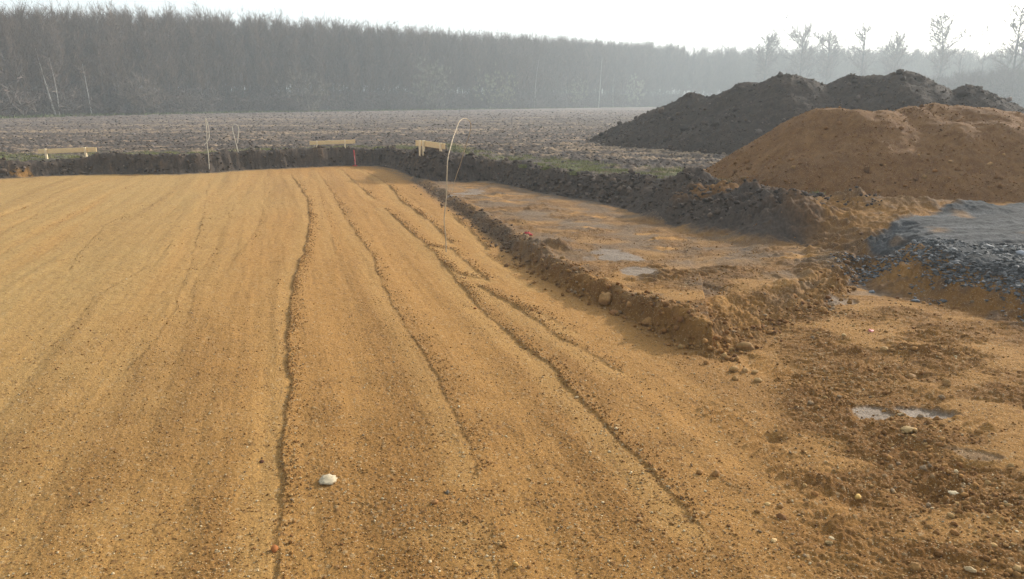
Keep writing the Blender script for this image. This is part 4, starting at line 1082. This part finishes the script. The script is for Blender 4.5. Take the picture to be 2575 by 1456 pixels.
shrub(1245, 4, 178, 140, (.31, .29, .18), 'wide pale green shrub left of the slightly leaning birch', 41)
shrub(1585, 4, 190, 62, (.36, .34, .24), 'narrow pale shrub right of the brightest birch, near the soil heap', 42)
shrub(790, 4, 188, 190, (.25, .21, .16), 'broad brownish shrub above the middle batter board', 43)
shrub(1090, 5, 150, 120, (.28, .26, .19), 'tall pale shrub above the angled batter board', 44)
shrub(380, 4, 190, 130, (.24, .19, .15), 'rounded brown shrub in the left part of the wood', 45)
shrub(1440, 4, 195, 90, (.28, .26, .18), 'low pale shrub between the two right birches', 46)

# ------------------------------------------------------------------ haze
SUN_AZ, SUN_EL = R(50), R(23)
def haze_box():
    xs, ys, zs = (-420, 520), (-60, 620), (-1.6, 34)
    v = [(x, y, z) for z in zs for y in ys for x in xs]
    f = [(0, 2, 3, 1), (4, 5, 7, 6), (0, 1, 5, 4), (2, 6, 7, 3), (0, 4, 6, 2), (1, 3, 7, 5)]
    me = raw_mesh('haze', np.array(v, float), np.array(f), smooth=False)
    m = bpy.data.materials.new('pale_haze'); m.use_nodes = True; nt = m.node_tree; nt.nodes.clear()
    out = nt.nodes.new('ShaderNodeOutputMaterial'); pv = nt.nodes.new('ShaderNodeVolumePrincipled')
    pv.inputs['Color'].default_value = (.85, .945, 1, 1); pv.inputs['Density'].default_value = .00145; pv.inputs['Anisotropy'].default_value = .3
    nt.links.new(pv.outputs[0], out.inputs['Volume'])
    tag(link('haze', me, m), 'thin pale haze filling the air over the field', 'haze', kind='stuff')
haze_box()

# ------------------------------------------------------------------ light, sky, camera
w = bpy.data.worlds.new('World'); scene.world = w; w.use_nodes = True
nt = w.node_tree; nt.nodes.clear()
wo = nt.nodes.new('ShaderNodeOutputWorld'); bg = nt.nodes.new('ShaderNodeBackground'); sk = nt.nodes.new('ShaderNodeTexSky')
sk.sky_type = 'NISHITA'; sk.sun_disc = False; sk.sun_elevation = SUN_EL; sk.sun_rotation = SUN_AZ
sk.air_density = 1.0; sk.dust_density = 3.0; sk.ozone_density = 1.0; sk.altitude = 50
bg.inputs['Strength'].default_value = .13
hs = nt.nodes.new('ShaderNodeHueSaturation'); hs.inputs['Saturation'].default_value = .45
ad = nt.nodes.new('ShaderNodeMix'); ad.data_type = 'RGBA'; ad.blend_type = 'ADD'; ad.inputs['Factor'].default_value = 1       # thin bright overcast over the blue
ad.inputs['B'].default_value = (3.4, 3.75, 3.9, 1)
nt.links.new(sk.outputs[0], hs.inputs['Color']); nt.links.new(hs.outputs[0], ad.inputs['A']); nt.links.new(ad.outputs['Result'], bg.inputs[0]); nt.links.new(bg.outputs[0], wo.inputs[0])

ld = bpy.data.lights.new('sun', 'SUN'); ld.energy = 5.0; ld.angle = R(2.0); ld.color = (1, .93, .82)
lo_ = bpy.data.objects.new('sun', ld); COL.objects.link(lo_)
sd_ = mathutils.Vector((math.sin(SUN_AZ) * math.cos(SUN_EL), math.cos(SUN_AZ) * math.cos(SUN_EL), math.sin(SUN_EL)))
lo_.rotation_euler = sd_.to_track_quat('Z', 'Y').to_euler(); lo_.location = (30, 30, 40)

cd = bpy.data.cameras.new('camera'); cam = bpy.data.objects.new('camera', cd); COL.objects.link(cam)
cam.location = (0, 0, CAM_Z); cam.rotation_euler = (math.pi / 2 - PITCH, 0, 0)
cd.sensor_fit = 'HORIZONTAL'; cd.sensor_width = 36; cd.lens = 36 * FPX / 2575; cd.clip_start = .05; cd.clip_end = 9000
scene.camera = cam
scene.view_settings.view_transform = 'Standard'; scene.view_settings.look = 'None'
scene.view_settings.exposure = 0.2; scene.view_settings.gamma = 1
cy = scene.cycles
cy.use_denoising = True
try: cy.denoiser = 'OPENIMAGEDENOISE'
except Exception: pass
cy.max_bounces = 5; cy.diffuse_bounces = 3; cy.volume_bounces = 1; cy.transparent_max_bounces = 4
cy.sample_clamp_indirect = 6
